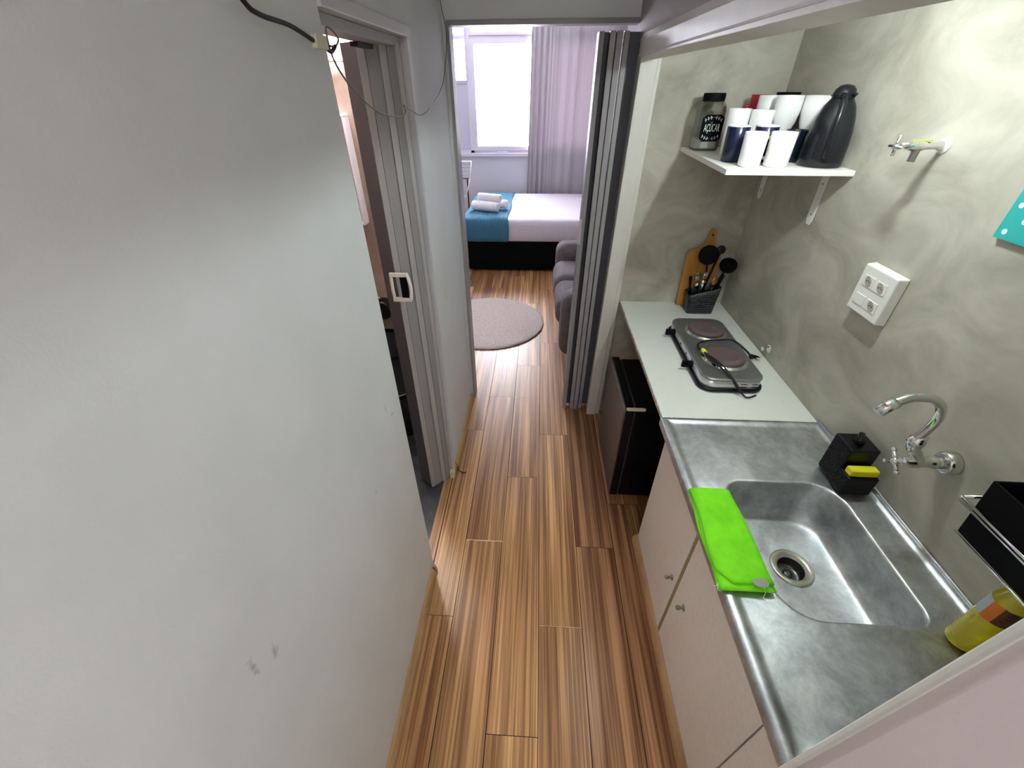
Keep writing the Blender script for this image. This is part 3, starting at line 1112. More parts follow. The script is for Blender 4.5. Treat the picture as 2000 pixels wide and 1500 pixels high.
# fridge
fg = thing('mini_fridge', 'black mini fridge under the white worktop', 'fridge', (.76, 1.8, 0))
B().box(.492, 1.0, 1.556, 2.03, .03, .635).build('body', 'fridge', fg, bevel=.008)
dd = B().box(.44, .486, 1.552, 2.034, .035, .638).build('door', 'fridgefront', fg, bevel=.01)
B().box(.446, .488, 1.549, 2.036, .04, .643).build('door_shell', 'fridge', fg, bevel=.004)
B().box(.486, .492, 1.56, 2.026, .045, .63).build('door_seal', mat('grey_seal', (120, 120, 122), .6), fg)
B().box(.462, .474, 1.60, 1.99, .6425, .6475).build('top_groove', 'blackmatte', fg)
B().prism([(.452, 1.546), (.535, 1.546), (.54, 1.552), (.535, 1.562), (.452, 1.562), (.447, 1.554)], .6435, .6545, 'z').build('hinge_cover', mat('cream_hinge', (206, 196, 176), .5), fg, bevel=.002, label='cream hinge cover')
for x in (.47, .96):
    for y in (1.6, 1.99):
        B().cyl((x, y, 0), (x, y, .035), .015, 12).build('foot', 'black', fg)

# ------------------------------------------------------------------ hot plate
hp = thing('hot_plate', 'steel two burner electric hot plate on the white worktop', 'hot plate', (.83, 1.72, .85))
hx0, hx1, hy0, hy1 = .708, .957, 1.442, 2.0
B().loft([rrect(hx0 + .004, hx1 - .004, hy0 + .004, hy1 - .004, .05, .858, 8), rrect(hx0, hx1, hy0, hy1, .05, .862, 8), rrect(hx0, hx1, hy0, hy1, .05, .905, 8)]).build('housing', 'hobside', hp)
B().loft([rrect(hx0 - .002, hx1 + .002, hy0 - .002, hy1 + .002, .052, .903, 8), rrect(hx0 - .001, hx1 + .001, hy0 - .001, hy1 + .001, .051, .909, 8), rrect(hx0 + .006, hx1 - .006, hy0 + .006, hy1 - .006, .046, .912, 8), rrect(hx0 + .02, hx1 - .02, hy0 + .02, hy1 - .02, .04, .911, 8)]).build('top_plate', 'hob', hp)
B().tube([(x, y, .861) for x, y, z in rrect(hx0 - .004, hx1 + .002, hy0 - .004, hy1 + .002, .05, 0, 8)], .008, 8, 1, True).build('base_rim', 'black', hp)
for cx, cy in ((.842, 1.858), (.845, 1.606)):
    B().lathe((cx, cy, .910), [(.098, 0), (.096, .003), (.090, .004), (.088, .008), (.084, .009)], 48).build('burner_ring', 'chrome', hp)
    B().lathe((cx, cy, .919), [(.080, 0), (.080, .010), (.077, .013), (.045, .0135), (.043, .0125), (.002, .0125)], 48).build('burner_plate', 'plate', hp)
for cy in (1.895, 1.60):
    k = B()
    k.lathe((hx0, cy, .884), [(.016, 0), (.016, .012), (.011, .014), (.011, .02)], 20, (-1, 0, 0))
    k.box(hx0 - .045, hx0 - .016, cy - .004, cy + .004, .868, .900)
    k.build('control_knob', 'blackmatte', hp, bevel=.001)
    B().box(hx0 - .003, hx0 + .001, cy - .022, cy + .022, .89, .9).build('knob_plate', 'chrome', hp)
for cy in (1.69, 1.78):
    B().lathe((hx0, cy, .884), [(.0055, 0), (.0055, .002)], 12, (-1, 0, 0)).build('indicator', 'black', hp)
B().lathe((.775, 1.735, .911), [(.009, 0), (.009, .003)], 14).build('sticker', mat('copper_sticker', (196, 150, 130), .5), hp)
v_ = B()
for i in range(2):
    for z in (.875, .888):
        v_.box(.86 + .045 * i, .885 + .045 * i, hy0 - .001, hy0 + .001, z, z + .003)
v_.build('vent_slots', 'blackmatte', hp)
B().tube([(.868, 1.432, .861), (.845, 1.428, .880), (.812, 1.455, .920), (.785, 1.50, .934), (.765, 1.56, .938), (.752, 1.62, .936), (.748, 1.67, .925), (.762, 1.715, .922), (.80, 1.738, .925), (.87, 1.745, .928), (.93, 1.742, .926), (.985, 1.705, .893), (1.005, 1.69, .870)], .0048, 8, 8).build('power_cord', 'cableblack', hp)
B().tube([(.752, 1.61, .938), (.772, 1.555, .943), (.796, 1.50, .938), (.83, 1.44, .905), (.87, 1.40, .858), (.92, 1.415, .856)], .0035, 8, 8).build('power_cord', 'cableblack', hp)
B().cyl((.752, 1.640, .936), (.757, 1.612, .938), .009, 10).build('cord_tie', mat('yellow_tie', (226, 232, 60), .5), hp, label='yellow cord tie')
b = B()
b.loft([[(1.0 + u, 1.698 + v, .868 + w) for u, v, w in q] for q in ([(-.006, -.006, -.006), (.004, -.012, -.006), (.004, -.012, .006), (-.006, -.006, .006)], [(.010, .012, -.009), (.026, .0, -.009), (.026, .0, .010), (.010, .012, .010)], [(.028, .0, -.009), (.040, -.012, -.009), (.040, -.012, .010), (.028, .0, .010)])], smooth=False)
b.build('plug', 'black', hp, bevel=.002)
b = B()
for k in (-.007, 0, .007):
    b.cyl((1.030 + k * .6, 1.692 + k, .869), (1.046 + k * .6, 1.682 + k, .869), .0024, 8)
b.build('plug_pin', 'chrome', hp)

# ------------------------------------------------------------------ cutting board against the niche end wall
def board():
    b = B()
    yb, zb = 2.285, .851
    out = [(.822, 0), (1.005, 0), (1.005, .29), (.998, .315), (.975, .325), (.962, .34), (.958, .37), (.957, .40), (.950, .418), (.935, .425), (.920, .418), (.912, .40), (.910, .37), (.900, .345), (.880, .328), (.835, .31), (.822, .295)]
    def pt(x, h, t):
        a = .062
        return (x, yb + h * sin(a) + t * cos(a), zb + .001 + h * cos(a) - t * sin(a) * 0)
    l0 = [pt(x, h, 0) for x, h in out]
    l1 = [pt(x, h, .014) for x, h in out]
    b.loft([l0, l1], smooth=False)
    o = b.build('cutting_board', 'bamboo', bevel=.002)
    h = B().lathe(pt(.935, .395, -.0008), [(.006, 0), (.006, .001)], 16, (0, 1, 0))
    h.build('hanging_hole', 'dark', o)
    return o


tag(board(), 'honey coloured wooden paddle board leaning on the niche end wall', 'cutting board')

# ------------------------------------------------------------------ utensil basket
bk = thing('utensil_basket', 'charcoal woven plastic basket holding kitchen utensils', 'basket', (.925, 2.215, .85))
bx0, bx1, by0, by1 = .852, .992, 2.178, 2.262
def bl(g, z0, tilt, inset=0):
    l = []
    for x, y, z in rrect(bx0 - g * .6 + inset, bx1 + g * .6 - inset, by0 - g * .25 + inset, by1 + g * .1 - inset, .012, 0, 4):
        l.append((x, y, z0 + tilt * (x - bx0) / (bx1 - bx0)))
    return l
B().loft([bl(0, .851, 0), bl(.006, .885, .01), bl(.014, .925, .025), bl(.022, .962, .04), bl(.022, .962, .04, .003), bl(.014, .925, .025, .003), bl(0, .856, 0, .003)], cap0=True, cap1=True).build('basket_body', 'basket', bk)
# raised weave: rows of small knobs on the front
w_ = B()
for r_ in range(9):
    z = .86 + .0115 * r_
    for c_ in range(13):
        u = (c_ + (.5 if r_ % 2 else 0)) / 13
        x = bx0 + .004 + u * (bx1 - bx0 - .006)
        zz = z + .035 * u * r_ / 9
        y = by0 - (z - .85) * .055 - .0005
        w_.add([(x - .0045, y - .001, zz - .002), (x, y - .0035, zz - .004), (x + .0045, y - .001, zz + .002), (x, y - .0030, zz + .0045)], [(0, 1, 2, 3)], False)
w_.build('weave', 'basket', bk)


def utensil(name, label, cat, base, head, kind, mhandle, mhead, r=.005, hr=.03):
    bs, hd = Vector(base), Vector(head)
    root = thing(name, label, cat, bs[:])
    a = (hd - bs).normalized()
    L = (hd - bs).length
    if kind == 'disc':       # skimmer
        B().tube([bs, bs + a * L * .5, hd - a * hr * .8], r, 8).build('handle', mhandle, root)
        B().lathe(hd + Vector((0, .002, 0)), [(hr * .2, 0), (hr * .9, .001), (hr, .004), (hr * 1.0, .007), (hr * .8, .009), (hr * .2, .010)], 32, (-.15, -1, .25)).build('head', mhead, root)
    elif kind == 'ladle':
        B().tube([bs, bs + a * L * .5, hd], r, 8).build('handle', mhandle, root)
        b = B()
        prof = [(hr, 0), (hr * .95, -.014), (hr * .7, -.027), (hr * .3, -.033), (hr * .26, -.030), (hr * .66, -.023), (hr * .9, -.01), (hr * .96, 0)]
        b.lathe(hd + Vector((0, -.0, .0)), [(q, -h_) for q, h_ in prof], 28, (.2, .62, -.75))
        b.build('bowl', mhead, root)
    elif kind == 'fork':
        u = Vector((1, 0, 0)); u = (u - a * u.dot(a)).normalized()
        n = a.cross(u)
        b = B()
        pts = lambda t, w: [bs + a * t - u * w - n * .0008, bs + a * t + u * w - n * .0008, bs + a * t + u * w + n * .0008, bs + a * t - u * w + n * .0008]
        b.loft([pts(0, .005), pts(L * .3, .004), pts(L * .62, .003), pts(L * .70, .010), pts(L * .8, .011)])
        b.build('handle', mhead, root)
        t_ = B()
        for k in (-.0085, -.003, .003, .0085):
            t_.cyl(bs + a * (L * .79) + u * k, hd + u * k, .0014, 6)
        t_.build('tines', mhead, root)
    elif kind == 'spoon':
        b = B().tube([bs, bs + a * L * .7], .0026, 6)
        b.build('handle', mhead, root)
        B().lathe(hd - a * L * .14, [(.003, -.028), (.012, -.018), (.017, 0), (.014, .015), (.004, .024)], 16, a, sx=1, sy=.25).build('bowl', mhead, root)
    elif kind == 'knife':
        u = Vector((1, 0, .2)); u = (u - a * u.dot(a)).normalized()
        n = a.cross(u)
        pts = lambda t, w, th: [bs + a * t - u * w - n * th, bs + a * t + u * w - n * th, bs + a * t + u * w + n * th, bs + a * t - u * w + n * th]
        B().loft([pts(0, .008, .0006), pts(L * .55, .009, .0008)], smooth=False).build('blade', 'chrome', root)
        B().loft([pts(L * .55, .007, .004), pts(L * .7, .006, .005), pts(L * .95, .009, .005), pts(L, .006, .003)], smooth=False).build('handle', mhandle, root, bevel=.001)
    return root


utensil('skimmer', 'black round skimmer standing tallest in the utensil basket', 'skimmer', (.945, 2.225, .86), (.903, 2.218, 1.168), 'disc', 'black', 'blackmatte', .006, .050)
utensil('ladle', 'black ladle leaning right in the utensil basket', 'ladle', (.95, 2.24, .86), (1.018, 2.215, 1.118), 'ladle', 'black', 'black', .006, .044)
utensil('serving_spoon', 'black serving spoon between the skimmer and the ladle', 'spoon', (.92, 2.25, .86), (.975, 2.255, 1.185), 'disc', 'black', 'black', .006, .022)
utensil('fork', 'shiny steel fork upright in the front of the utensil basket', 'fork', (.905, 2.20, .86), (.905, 2.19, 1.085), 'fork', 'chrome', 'chrome')
utensil('fork', 'steel fork tilted left in the utensil basket', 'fork', (.925, 2.22, .86), (.870, 2.21, 1.055), 'fork', 'chrome', 'chrome')
utensil('table_spoon', 'steel spoon behind the forks in the utensil basket', 'spoon', (.91, 2.24, .86), (.882, 2.235, 1.075), 'spoon', 'chrome', 'steelrough')
utensil('kitchen_knife', 'black handled knife leaning at the left rim of the basket', 'knife', (.87, 2.225, .86), (.838, 2.215, 1.055), 'knife', 'black', 'chrome')
utensil('kitchen_knife', 'black handled knife leaning at the right rim of the basket', 'knife', (.962, 2.215, .86), (1.003, 2.205, 1.07), 'knife', 'black', 'chrome')
utensil('table_spoon', 'copper tinted spoon beside the right knife in the basket', 'spoon', (.95, 2.20, .86), (.965, 2.195, 1.06), 'spoon', 'chrome', mat('copper_steel', (190, 130, 100), .25, metal=1))

# ================================================================== SHELF AND WHAT STANDS ON IT
sh = thing('wall_shelf', 'white shelf board on metal brackets in the corner of the niche', 'shelf', (.88, 2.0, 1.63))
B().hexa([(.662, 1.672, 1.635), (XN, 1.652, 1.635), (XN, YE, 1.635), (.68, YE, 1.635), (.662, 1.672, 1.653), (XN, 1.652, 1.653), (XN, YE, 1.653), (.68, YE, 1.653)]).build('shelf_board', 'whiteplastic', sh, bevel=.001)
for y in (2.268, 1.80):
    b = B()
    w = .020
    b.box(XN - .0035, XN - .0005, y - w, y + w, 1.455, 1.634)
    b.prism([(y - w, 1.455), (y - w * .5, 1.437), (y + w * .5, 1.437), (y + w, 1.455)], XN - .0035, XN - .0005, 'x')
    b.box(XN - .26, XN - .0005, y - w, y + w, 1.631, 1.6345)
    br = b.build('bracket', 'whiteplastic', sh)
    for z in (1.475, 1.585):
        B().lathe((XN - .0035, y, z), [(.004, 0), (.003, .0015)], 10, (-1, 0, 0)).build('screw', 'steelrough', br)


ZS = 1.6535


def mug(name, label, c, h, r0, r1, m, handle=None, group=None, inner_m=None, hand_m=None):
    root = thing(name, label, 'mug', (c[0], c[1], ZS), group)
    t = .003
    B().lathe((c[0], c[1], ZS), [(r0 * .9, 0), (r0, .004), (r0 + (r1 - r0) * .5, h * .5), (r1, h - .001), (r1 - t * .4, h), (r1 - t, h - .002), (r0 + (r1 - r0) * .5 - t, h * .5), (r0 - t, .008), (r0 * .4, .006)], 40).build('cup', m, root)
    if inner_m:
        B().lathe((c[0], c[1], ZS), [(r1 + .0002, h - .004), (r1 + .0003, h), (r1 - t, h + .0006), (r1 - t - .0006, h - .004)], 40, cap0=False, cap1=False).build('rim', inner_m, root)
    if handle is not None:
        a = handle
        d = Vector((cos(a), sin(a), 0))
        cc = Vector((c[0], c[1], ZS))
        R = (r0 + r1) / 2
        B().tube([cc + d * (R - .002) + Vector((0, 0, h * .8)), cc + d * (R + .020) + Vector((0, 0, h * .78)), cc + d * (R + .027) + Vector((0, 0, h * .5)), cc + d * (R + .018) + Vector((0, 0, h * .25)), cc + d * (R - .002) + Vector((0, 0, h * .2))], .0055, 8).build('handle', hand_m or m, root)
    return root


mug('mug', 'small white mug at the front left of the shelf', (.762, 1.742), .108, .037, .039, 'white', handle=1.2)
mug('mug', 'cream white mug next to the thermos at the front of the shelf', (.856, 1.742), .108, .040, .042, 'cream', handle=2.3)
mug('mug', 'dark navy mug directly behind the small white mug', (.742, 1.86), .120, .037, .040, 'navy', handle=1.5, inner_m='white')
mug('mug', 'dark navy mug behind the gap between the front mugs', (.845, 1.86), .120, .038, .041, 'navy', handle=1.2, inner_m='white')
mug('tall_cup', 'tall white cup nearest to the sugar jar', (.795, 2.03), .165, .038, .044, 'white')
mug('tall_cup', 'tall white cup second from the sugar jar', (.868, 1.985), .162, .036, .042, 'white')
mug('mug', 'red mug at the back of the shelf behind the white cups', (.948, 2.22), .206, .038, .043, 'red', handle=2.9)


def goblet(c, label, hh=.208):
    root = thing('goblet', label, 'goblet', (c[0], c[1], ZS), 'white goblets behind the thermos')
    z = (c[0], c[1], ZS)
    B().lathe(z, [(.034, 0), (.034, .003), (.012, .008), (.0065, .018), (.0065, .060)], 32).build('stem', 'white', root)
    B().lathe(z, [(.007, .055), (.014, .062), (.028, .085), (.041, .12), (.0465, .155), (.0465, hh), (.0445, hh), (.0445, .155), (.036, .12), (.02, .085), (.005, .072)], 36).build('bowl', 'white', root)
    return root


goblet((.935, 2.10), 'leftmost white goblet of the row behind the mugs', .206)
goblet((.955, 1.985), 'middle white goblet of the row behind the mugs')
goblet((1.040, 1.945), 'right white goblet partly hidden by the thermos')
mug('tall_cup', 'tall dark cup with a black rim behind the white goblets', (1.025, 2.16), .215, .040, .045, 'blackmatte')
mug('tumbler', 'dark blue tumbler standing low between the goblets and the thermos', (.96, 1.865), .105, .036, .038, mat('dark_teal_glass', (14, 22, 34), .15))

# thermos
th = thing('thermos_jug', 'glossy charcoal thermos jug at the right end of the shelf', 'thermos', (1.016, 1.758, ZS))
z = (1.016, 1.758, ZS)
B().lathe(z, [(.066, 0), (.070, .005), (.071, .03), (.0695, .07), (.066, .11), (.058, .15), (.047, .182), (.035, .200), (.030, .208)], 44).build('body', 'thermos', th)
B().lathe(z, [(.0335, .203), (.034, .214), (.030, .228), (.020, .238), (.005, .242)], 32).build('lid', 'thermos', th)
B().loft([[(1.016 + .028 * a + .012, 1.758 - .018 - q, ZS + h_) for a, q, h_ in r_] for r_ in ([(-.3, 0, .200), (.3, 0, .200), (.3, 0, .214), (-.3, 0, .214)], [(-.2, .028, .213), (.2, .028, .213), (.2, .028, .219), (-.2, .028, .219)])], smooth=False).build('spout', 'thermos', th, bevel=.002)
B().prism([(.974, ZS + .212), (.988, ZS + .202), (.990, ZS + .216)], 1.751, 1.765, 'y').build('pour_lip', 'thermos', th, bevel=.001)
B().tube([(1.001, 1.733, ZS + .212), (.991, 1.703, ZS + .200), (.985, 1.686, ZS + .165), (.981, 1.678, ZS + .12), (.982, 1.677, ZS + .07), (.987, 1.687, ZS + .035)], lambda t: .0085 + .002 * sin(t * 3), 10).build('handle', 'thermos', th)

# sugar jar
JX, JY = .745, 2.215
jr = thing('sugar_jar', 'glass jar with black lid and chalkboard label at the left end of the shelf', 'jar', (JX, JY, ZS))
def octo(r, z, c=.38):
    p = []
    for sx, sy in ((1, -1), (1, 1), (-1, 1), (-1, -1)):
        a, b_ = (sx * r, sy * r * (1 - c)), (sx * r * (1 - c), sy * r)
        p += [b_, a] if sx * sy < 0 else [a, b_]
    return [(JX + x, JY + y, z) for x, y in p]
B().loft([octo(.050, ZS), octo(.054, ZS + .006), octo(.054, ZS + .150), octo(.050, ZS + .168), octo(.040, ZS + .182), octo(.038, ZS + .19), octo(.036, ZS + .19), octo(.038, ZS + .181), octo(.048, ZS + .166), octo(.052, ZS + .149), octo(.052, ZS + .010)], smooth=False).build('glass_body', 'jarglass', jr, bevel=.003)
B().loft([octo(.051, ZS + .0102), octo(.051, ZS + .045)], smooth=False).build('sugar', mat('sugar_grains', (206, 204, 196), .9), jr)
B().lathe((JX, JY, ZS + .183), [(.044, 0), (.045, .004), (.045, .026), (.043, .03), (.002, .03)], 40).build('lid', 'blackmatte', jr)
yl = JY - .0555
c_ = .012
z0, z1 = ZS + .038, ZS + .138
lbb = B().prism([(JX - .046 + c_, z0), (JX + .046 - c_, z0), (JX + .046 - c_, z0 + .004), (JX + .046, z0 + .012), (JX + .046, z1 - .012), (JX + .046 - c_, z1 - .004), (JX + .046 - c_, z1), (JX - .046 + c_, z1), (JX - .046 + c_, z1 - .004), (JX - .046, z1 - .012), (JX - .046, z0 + .012), (JX - .046 + c_, z0 + .004)], yl, yl + .0008, 'y')
# leafy sprigs above and below the word
sp = lbb
sp.cur = 1
for sg in (1, -1):
    for side in (-1, 1):
        arc = [(JX + side * (.003 + .033 * t / 6), ZS + .088 + sg * (.040 - .013 * (t / 6) ** 2)) for t in range(7)]
        for (xa, za), (xb, zb) in zip(arc[:-1], arc[1:]):
            sp.add([(xa, yl - .0006, za - .0004), (xb, yl - .0006, zb - .0004), (xb, yl - .0006, zb + .0004), (xa, yl - .0006, za + .0004)], [(0, 1, 2, 3)])
        for k in (1, 3, 5):
            x, zz = arc[k]
            for q in (-1, 1):
                ang = sg * q * .9 - sg * .3
                dx, dz = side * .0085 * cos(ang), .0085 * sin(ang)
                sp.add([(x, yl - .0006, zz), (x + dx * .5 + dz * .18, yl - .0006, zz + dz * .5 - dx * .18), (x + dx, yl - .0006, zz + dz), (x + dx * .5 - dz * .18, yl - .0006, zz + dz * .5 + dx * .18)], [(0, 1, 2, 3)])
lb = lbb.build('chalkboard_label', ['blackmatte', 'dots'], jr, label='black chalkboard label')
cu_ = bpy.data.curves.new('lettering', 'FONT')
cu_.body = 'AÇÚCAR'
cu_.size = .030
cu_.align_x = 'CENTER'
cu_.align_y = 'CENTER'
cu_.extrude = .0001
tmp = bpy.data.objects.new('tmp', cu_)
COL.objects.link(tmp)
bpy.context.view_layer.update()
me = bpy.data.meshes.new_from_object(tmp.evaluated_get(bpy.context.evaluated_depsgraph_get()))
bpy.data.objects.remove(tmp)
xs = [v.co.x for v in me.vertices]
wdt = max(xs) - min(xs)
for v in me.vertices:
    x, y, zz = v.co
    v.co = (x * (.066 / wdt) + .0, -.0009 - zz, (y * 1.35) + (ZS + .088 - ZS))
    v.co += Vector((0, yl - JY, 0))
me.materials.clear()
me.materials.append(M['dots'])
lt = bpy.data.objects.new('lettering', me)
COL.objects.link(lt)
lt.parent = lb


# ================================================================== WALL ITEMS IN THE NICHE
# upper tap
tp = thing('wall_tap', 'chrome garden tap high on the niche wall right of the shelf', 'tap', (XN, 1.347, 1.745))
b = B()
y = 1.347
b.lathe((XN, y, 1.76), [(.012, 0), (.012, .012), (.009, .02), (.009, .05), (.012, .055), (.0125, .085), (.009, .095), (.007, .115)], 20, (-1, 0, 0)).build('body', 'chrome', tp)
B().lathe((XN + .001, y, 1.76), [(.021, 0), (.020, .004), (.013, .007)], 24, (-1, 0, 0)).build('flange', 'whiteplastic', tp)
B().tube([(1.022, y, 1.757), (1.020, y - .002, 1.738), (1.018, y - .004, 1.722)], lambda t: .010 - .001 * t, 12).build('outlet', 'steelrough', tp)
b = B()
b.sphere((.966, y, 1.757), .008, 12)
b.cyl((.966, y - .026, 1.757), (.966, y + .026, 1.757), .0042, 10)
b.cyl((.966, y, 1.736), (.966, y, 1.785), .0042, 10)
b.build('cross_handle', 'chrome', tp)
B().box(1.005, 1.05, y - .004, y + .004, 1.7705, 1.7735).build('paint_mark', mat('lime_mark', (190, 206, 90), .6), tp, label='greenish smear on the tap body')

# socket plate
so_ = thing('socket_plate', 'white wall box with grey sockets between shelf and faucet', 'socket', (XN, 1.295, 1.285))
B().loft([[(XN, 1.295 + a * .077, 1.357 + c * .077) for a, c in ((-1, -1), (1, -1), (1, 1), (-1, 1))], [(XN - .031, 1.295 + a * .073, 1.357 + c * .074) for a, c in ((-1, -1), (1, -1), (1, 1), (-1, 1))]], smooth=False).build('cover_plate', 'whiteplastic', so_, bevel=.004)
for (cy, cz, kind) in ((1.325, 1.385, 1), (1.268, 1.385, 1), (1.325, 1.325, 0), (1.268, 1.325, 1)):
    B().box(XN - .0330, XN - .0305, cy - .024, cy + .024, cz - .017, cz + .017).build('socket_module', 'whiteplastic' if not kind else 'cream', so_, bevel=.001)
    if kind:
        md_ = B().lathe((XN - .0331, cy, cz), [(.015, 0), (.014, .0006)], 20, (-1, 0, 0), sx=1.25, sy=.85).build('socket_face', 'socket', so_)
        hs_ = B()
        for k in (-.007, 0, .007):
            hs_.lathe((XN - .0338, cy + k, cz + (.0025 if k == 0 else 0)), [(.002, 0), (.002, .0004)], 8, (-1, 0, 0))
        hs_.build('pin_hole', 'dark', md_)

# turquoise picture
b = B()
pc = thing('wall_picture', 'turquoise canvas with white dots at the right edge on the niche wall', 'picture', (XN, .96, 1.6))
b.box(XN - .012, XN - .0002, .80, 1.066, 1.602, 1.86)
b.cur = 1
for r_ in range(9):
    for c_ in range(9):
        if (r_ + c_) % 2 == 0:
            cy, cz = 1.055 - .0285 * c_ - .008, 1.618 + .0285 * r_
            b.lathe((XN - .012, cy, cz), [(.0062, 0), (.006, .0005)], 12, (-1, 0, 0))
b.build('canvas', ['turq', 'dots'], pc)

# old pipe stub above the worktop
st = thing('pipe_stub', 'corroded chrome pipe stub in the wall behind the hot plate', 'pipe stub', (XN, 1.725, .888))
B().lathe((XN, 1.725, .898), [(.014, 0), (.013, .004), (.008, .006), (.008, .02), (.010, .022), (.010, .03)], 16, (-1, 0, 0)).build('stub', 'chrome', st)
B().lathe((XN, 1.725, .898), [(.019, -.0), (.016, .002)], 20, (-1, 0, 0)).build('mortar_ring', 'cream', st)

# faucet
fa = thing('sink_faucet', 'chrome wall faucet with a curved spout over the sink', 'faucet', (XN, .815, 1.08))
y = .815
B().lathe((XN, y, 1.10), [(.031, 0), (.032, .006), (.030, .020), (.027, .026), (.024, .028)], 32, (-1, 0, 0)).build('flange', 'chrome', fa)
B().lathe((XN, y, 1.10), [(.0165, .026), (.0165, .055), (.0145, .058), (.0145, .085), (.017, .09), (.0165, .105), (.011, .115), (.009, .128)], 28, (-1, 0, 0)).build('body', 'chrome', fa)
B().tube([(1.003, y, 1.105), (.985, y, 1.128), (.966, y - .002, 1.148), (.958, y - .003, 1.168)], lambda t: .012 + .003 * t, 14).build('riser', 'chrome', fa)
B().lathe((.958, y - .003, 1.165), [(.018, 0), (.0185, .012), (.015, .02), (.013, .03)], 24, (.2, 0, 1)).build('collar', 'chrome', fa)
sp_ = [(.956, .812, 1.185), (.960, .809, 1.210), (.961, .806, 1.236), (.957, .803, 1.262), (.943, .80, 1.289), (.923, .797, 1.308), (.899, .795, 1.319), (.857, .79, 1.324), (.829, .786, 1.316), (.812, .783, 1.306)]
B().tube(sp_, .0105, 16, 8).build('spout', 'chrome', fa)
B().cyl((.822, .785, 1.314), (.790, .780, 1.286), .0135, 20).build('aerator', 'chrome', fa)
b = B()
b.sphere((.948, y, 1.10), .011, 14)
for a in (PI / 4, 3 * PI / 4):
    d_ = Vector((0, cos(a), sin(a))) * .030
    c0 = Vector((.948, y, 1.10))
    b.cyl(c0 - d_, c0 + d_, .0052, 10)
    b.sphere(c0 + d_, .0075, 10).sphere(c0 - d_, .0075, 10)
b.build('cross_handle', 'chrome', fa)

# soap dispenser with sponge
sd = thing('soap_dispenser', 'black textured soap dispenser with pump on the sink edge', 'soap dispenser', (1.0, .975, .856))
z0 = .857
B().box(.966, 1.052, .952, 1.034, z0, z0 + .143).build('tank', 'black', sd, bevel=.004)
B().box(.964, 1.054, .906, .952, z0, z0 + .070).build('sponge_tray', 'black', sd, bevel=.004)
b = B()
for r_ in range(12):
    for c_ in range(9):
        yy = .914 + c_ * .0135 + (.006 if r_ % 2 else 0)
        zz = z0 + .008 + r_ * .0112
        if yy < .952 and zz > z0 + .062:
            continue
        if yy > 1.028:
            continue
        b.add([(.9655 if yy > .952 else .9635, yy - .005, zz), (.963 if yy > .952 else .961, yy, zz + .003), (.9655 if yy > .952 else .9635, yy + .005, zz), (.963 if yy > .952 else .961, yy, zz - .003)], [(0, 1, 2, 3)])
b.build('texture', 'black', sd)
B().lathe((1.01, .995, z0 + .143), [(.016, 0), (.016, .010), (.007, .013), (.006, .022)], 20).build('pump_collar', 'black', sd)
B().tube([(1.012, 1.000, z0 + .166), (1.0, .985, z0 + .170), (.984, .965, z0 + .166)], lambda t: .010 - .004 * t, 10).build('pump_nozzle', 'black', sd)
tag(B().box(.968, 1.050, .914, .942, z0 + .0705, z0 + .094).build('sponge', 'yellow', bevel=.004), 'yellow sponge in the tray of the black soap dispenser', 'sponge')

# lime microfibre cloth
def cloth():
    root = thing('cleaning_cloth', 'folded lime green microfibre cloth beside the sink bowl', 'cloth', (.555, .735, .857))
    layers = [((.497, .618, .578, .896), .8575, .8625), ((.500, .620, .574, .895), .863, .869), ((.503, .622, .590, .893), .8695, .877)]
    for k, ((x0, x1, ya, yb), za, zb) in enumerate(layers):
        b = B()
        n = 26
        loops = []
        for i in range(n + 1):
            t = i / n
            yy = ya + (yb - ya) * t
            x0_ = x0 + .003 * sin(t * 9 + k) - .012 * max(0, (.18 - t)) * 0 + (.030 * max(0, .12 - t) / .12 if k == 2 else 0) - .014 * (1 - t)
            x1_ = x1 + .002 * sin(t * 7 + k * 2) + .004 * (1 - t)
            row, low = [], []
            m_ = 10
            for j in range(m_ + 1):
                u = j / m_
                x = x0_ + (x1_ - x0_) * u
                wv = .0012 * sin(t * 22 + u * 6 + k) + .001 * sin(t * 9 - u * 8)
                e = 1 - (2 * u - 1) ** 8
                row.append((x, yy, za + (zb - za) * (.4 + .6 * e) + wv * e))
                low.append((x, yy, za))
            loops.append(row + low[::-1])
        b.loft(loops)
        b.build('fold', 'lime', root)
    t_ = B()
    t_.lathe((.588, .590, .8785), [(.018, 0), (.018, .0012)], 20, sx=1.1, sy=.7)
    t_.build('sewn_label', 'tag', root, label='faded grey sewn label')
    for pts in ([(.59, .585, .879), (.597, .573, .865), (.590, .562, .8575), (.597, .552, .857)], [(.487, .590, .868), (.479, .583, .866), (.472, .585, .862)], [(.487, .588, .866), (.481, .577, .862), (.489, .573, .860)]):
        B().tube(pts, .0007, 5).build('loose_thread', 'towel', root)
    return root


cloth()

# detergent bottle
bt = thing('detergent_bottle', 'yellow detergent bottle with brown label below the black dish rack', 'bottle', (1.008, .488, .857))
z = (1.008, .488, .857)
prof = [(.030, 0), (.034, .004)]
for i in range(9):
    prof += [(.0347, .010 + .012 * i), (.0315, .016 + .012 * i)]
prof += [(.0345, .120), (.035, .125), (.035, .172), (.033, .184), (.024, .204), (.013, .216), (.012, .222)]
B().lathe(z, prof, 36, sx=1.15, sy=.9).build('bottle_body', 'yellowliq', bt)
B().lathe(z, [(.014, .221), (.014, .236), (.008, .239), (.006, .246)], 20).build('cap', 'red', bt)


def wrap(a0, a1, za, zb, m, name):
    b = B()
    k = 16
    r = .0356
    l0 = [(z[0] + r * 1.15 * cos(a0 + (a1 - a0) * i / k), z[1] + r * .9 * sin(a0 + (a1 - a0) * i / k), z[2] + za) for i in range(k + 1)]
    l1 = [(p[0], p[1], z[2] + zb) for p in l0]
    b.loft([l0, l1], False, False, closed=False)
    b.build(name, m, bt)


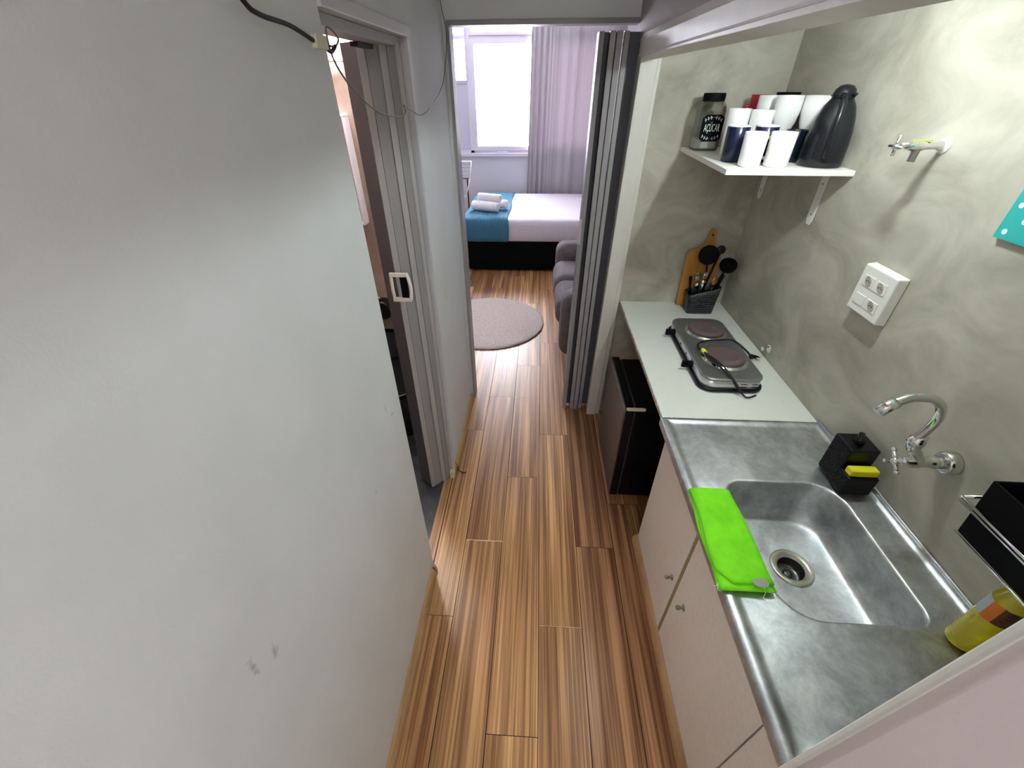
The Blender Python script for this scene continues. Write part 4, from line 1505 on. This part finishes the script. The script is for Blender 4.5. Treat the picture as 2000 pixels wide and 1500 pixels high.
wrap(-2.6, -1.0, .120, .172, 'labelbrown', 'brown_label')
wrap(-3.2, -2.6, .120, .172, 'labelorange', 'orange_label')
wrap(-3.9, -3.2, .120, .172, 'labelwhite', 'pale_label')

# black dish rack on the wall
rk = thing('dish_rack', 'black box in a chrome wire holder on the wall at the right edge', 'dish rack', (XN, .45, 1.1))
b = B()
yo0, yo1 = .30, .600
ol = [[(.93, yo0, 1.108), (XN - .004, yo0, 1.108), (XN - .004, yo1, 1.108), (.93, yo1, 1.108)],
      [(.922, yo0, 1.255), (XN - .004, yo0, 1.255), (XN - .004, yo1 + .012, 1.255), (.922, yo1 + .012, 1.255)],
      [(.927, yo0 + .004, 1.255), (XN - .009, yo0 + .004, 1.255), (XN - .009, yo1 + .007, 1.255), (.927, yo1 + .007, 1.255)],
      [(.935, yo0 + .004, 1.113), (XN - .009, yo0 + .004, 1.113), (XN - .009, yo1 - .005, 1.113), (.935, yo1 - .005, 1.113)]]
b.loft(ol, smooth=False)
b.build('box', 'blackmatte', rk, bevel=.002)
B().rod([(XN, .628, 1.192), (.908, .622, 1.192), (.908, .26, 1.192)], .0035, 8).sphere((.908, .622, 1.192), .0045, 10).rod([(.908, .622, 1.183), (.908, .26, 1.183)], .0025, 8).build('chrome_wire', 'chrome', rk)
B().rod([(.927, .603, 1.107), (.927, .26, 1.107)], .0022, 8).build('bottom_wire', 'chrome', rk)

# ================================================================== LEFT WALL: cables, filler patch
xc = -.425
cb = thing('wall_cable', 'thick black cable hanging along the left wall to a yellowed connector', 'cable', (-.43, .93, 1.95))
B().tube([(xc, .70, 2.06), (xc, .768, 2.002), (xc, .805, 1.988), (xc, .896, 1.983), (xc, .975, 1.969)], .0038, 10).build('cable', 'cableblack', cb)
B().box(xc - .006, xc + .006, .978, 1.028, 1.957, 1.979).build('connector', 'connector', cb, bevel=.002)
B().tube([(xc, 1.025, 1.962), (xc, 1.05, 1.956), (xc, 1.075, 1.966)], .0038, 8).build('cable_end', 'cableblack', cb)
tag(B().tube([(xc, 1.03, 1.966), (xc, 1.075, 1.966), (xc, 1.10, 1.980), (xc, 1.066, 1.993), (xc, 1.045, 1.99), (xc, 1.05, 1.95), (xc, 1.09, 1.915), (xc, 1.169, 1.878), (xc, 1.30, 1.84), (xc, 1.485, 1.823), (xc, 1.545, 1.832), (xc, 1.531, 1.851), (xc, 1.60, 1.838), (xc - .005, 1.76, 1.813), (xc, 1.9, 1.83), (xc - .01, 2.217, 1.893), (xc - .01, 2.36, 1.99), (xc - .01, 2.43, 2.10), (xc - .01, 2.344, 2.191), (xc - .01, 2.34, 2.35)], .0018, 8, 8).build('thin_wire', 'wire'), 'thin grey wire drooping across the bathroom door opening', 'wire')
b = B()
pp = [(1.955, 1.02), (1.972, 1.0), (1.985, 1.035), (1.992, 1.06), (1.980, 1.075), (1.975, 1.11), (1.965, 1.115), (1.958, 1.08), (1.95, 1.05)]
b.prism(pp, XL + .0002, XL + .0012, 'x')
tag(b.build('filler_patch', 'spackle'), 'pale yellow filler patch on the left wall beside the bedroom doorway', 'patch')
b = B()
b.tube([(XL + .018, 1.72, .03), (XL + .025, 1.715, .004), (XL + .05, 1.70, .003), (XL + .07, 1.705, .002)], .004, 6)
tag(b.build('wood_splinter', 'brownmark'), 'dark brown splinter on the floor at the bathroom door frame', 'splinter')

# private bookkeeping is not part of the scene description
for o in bpy.data.objects:
    if '_org' in o.keys():
        del o['_org']
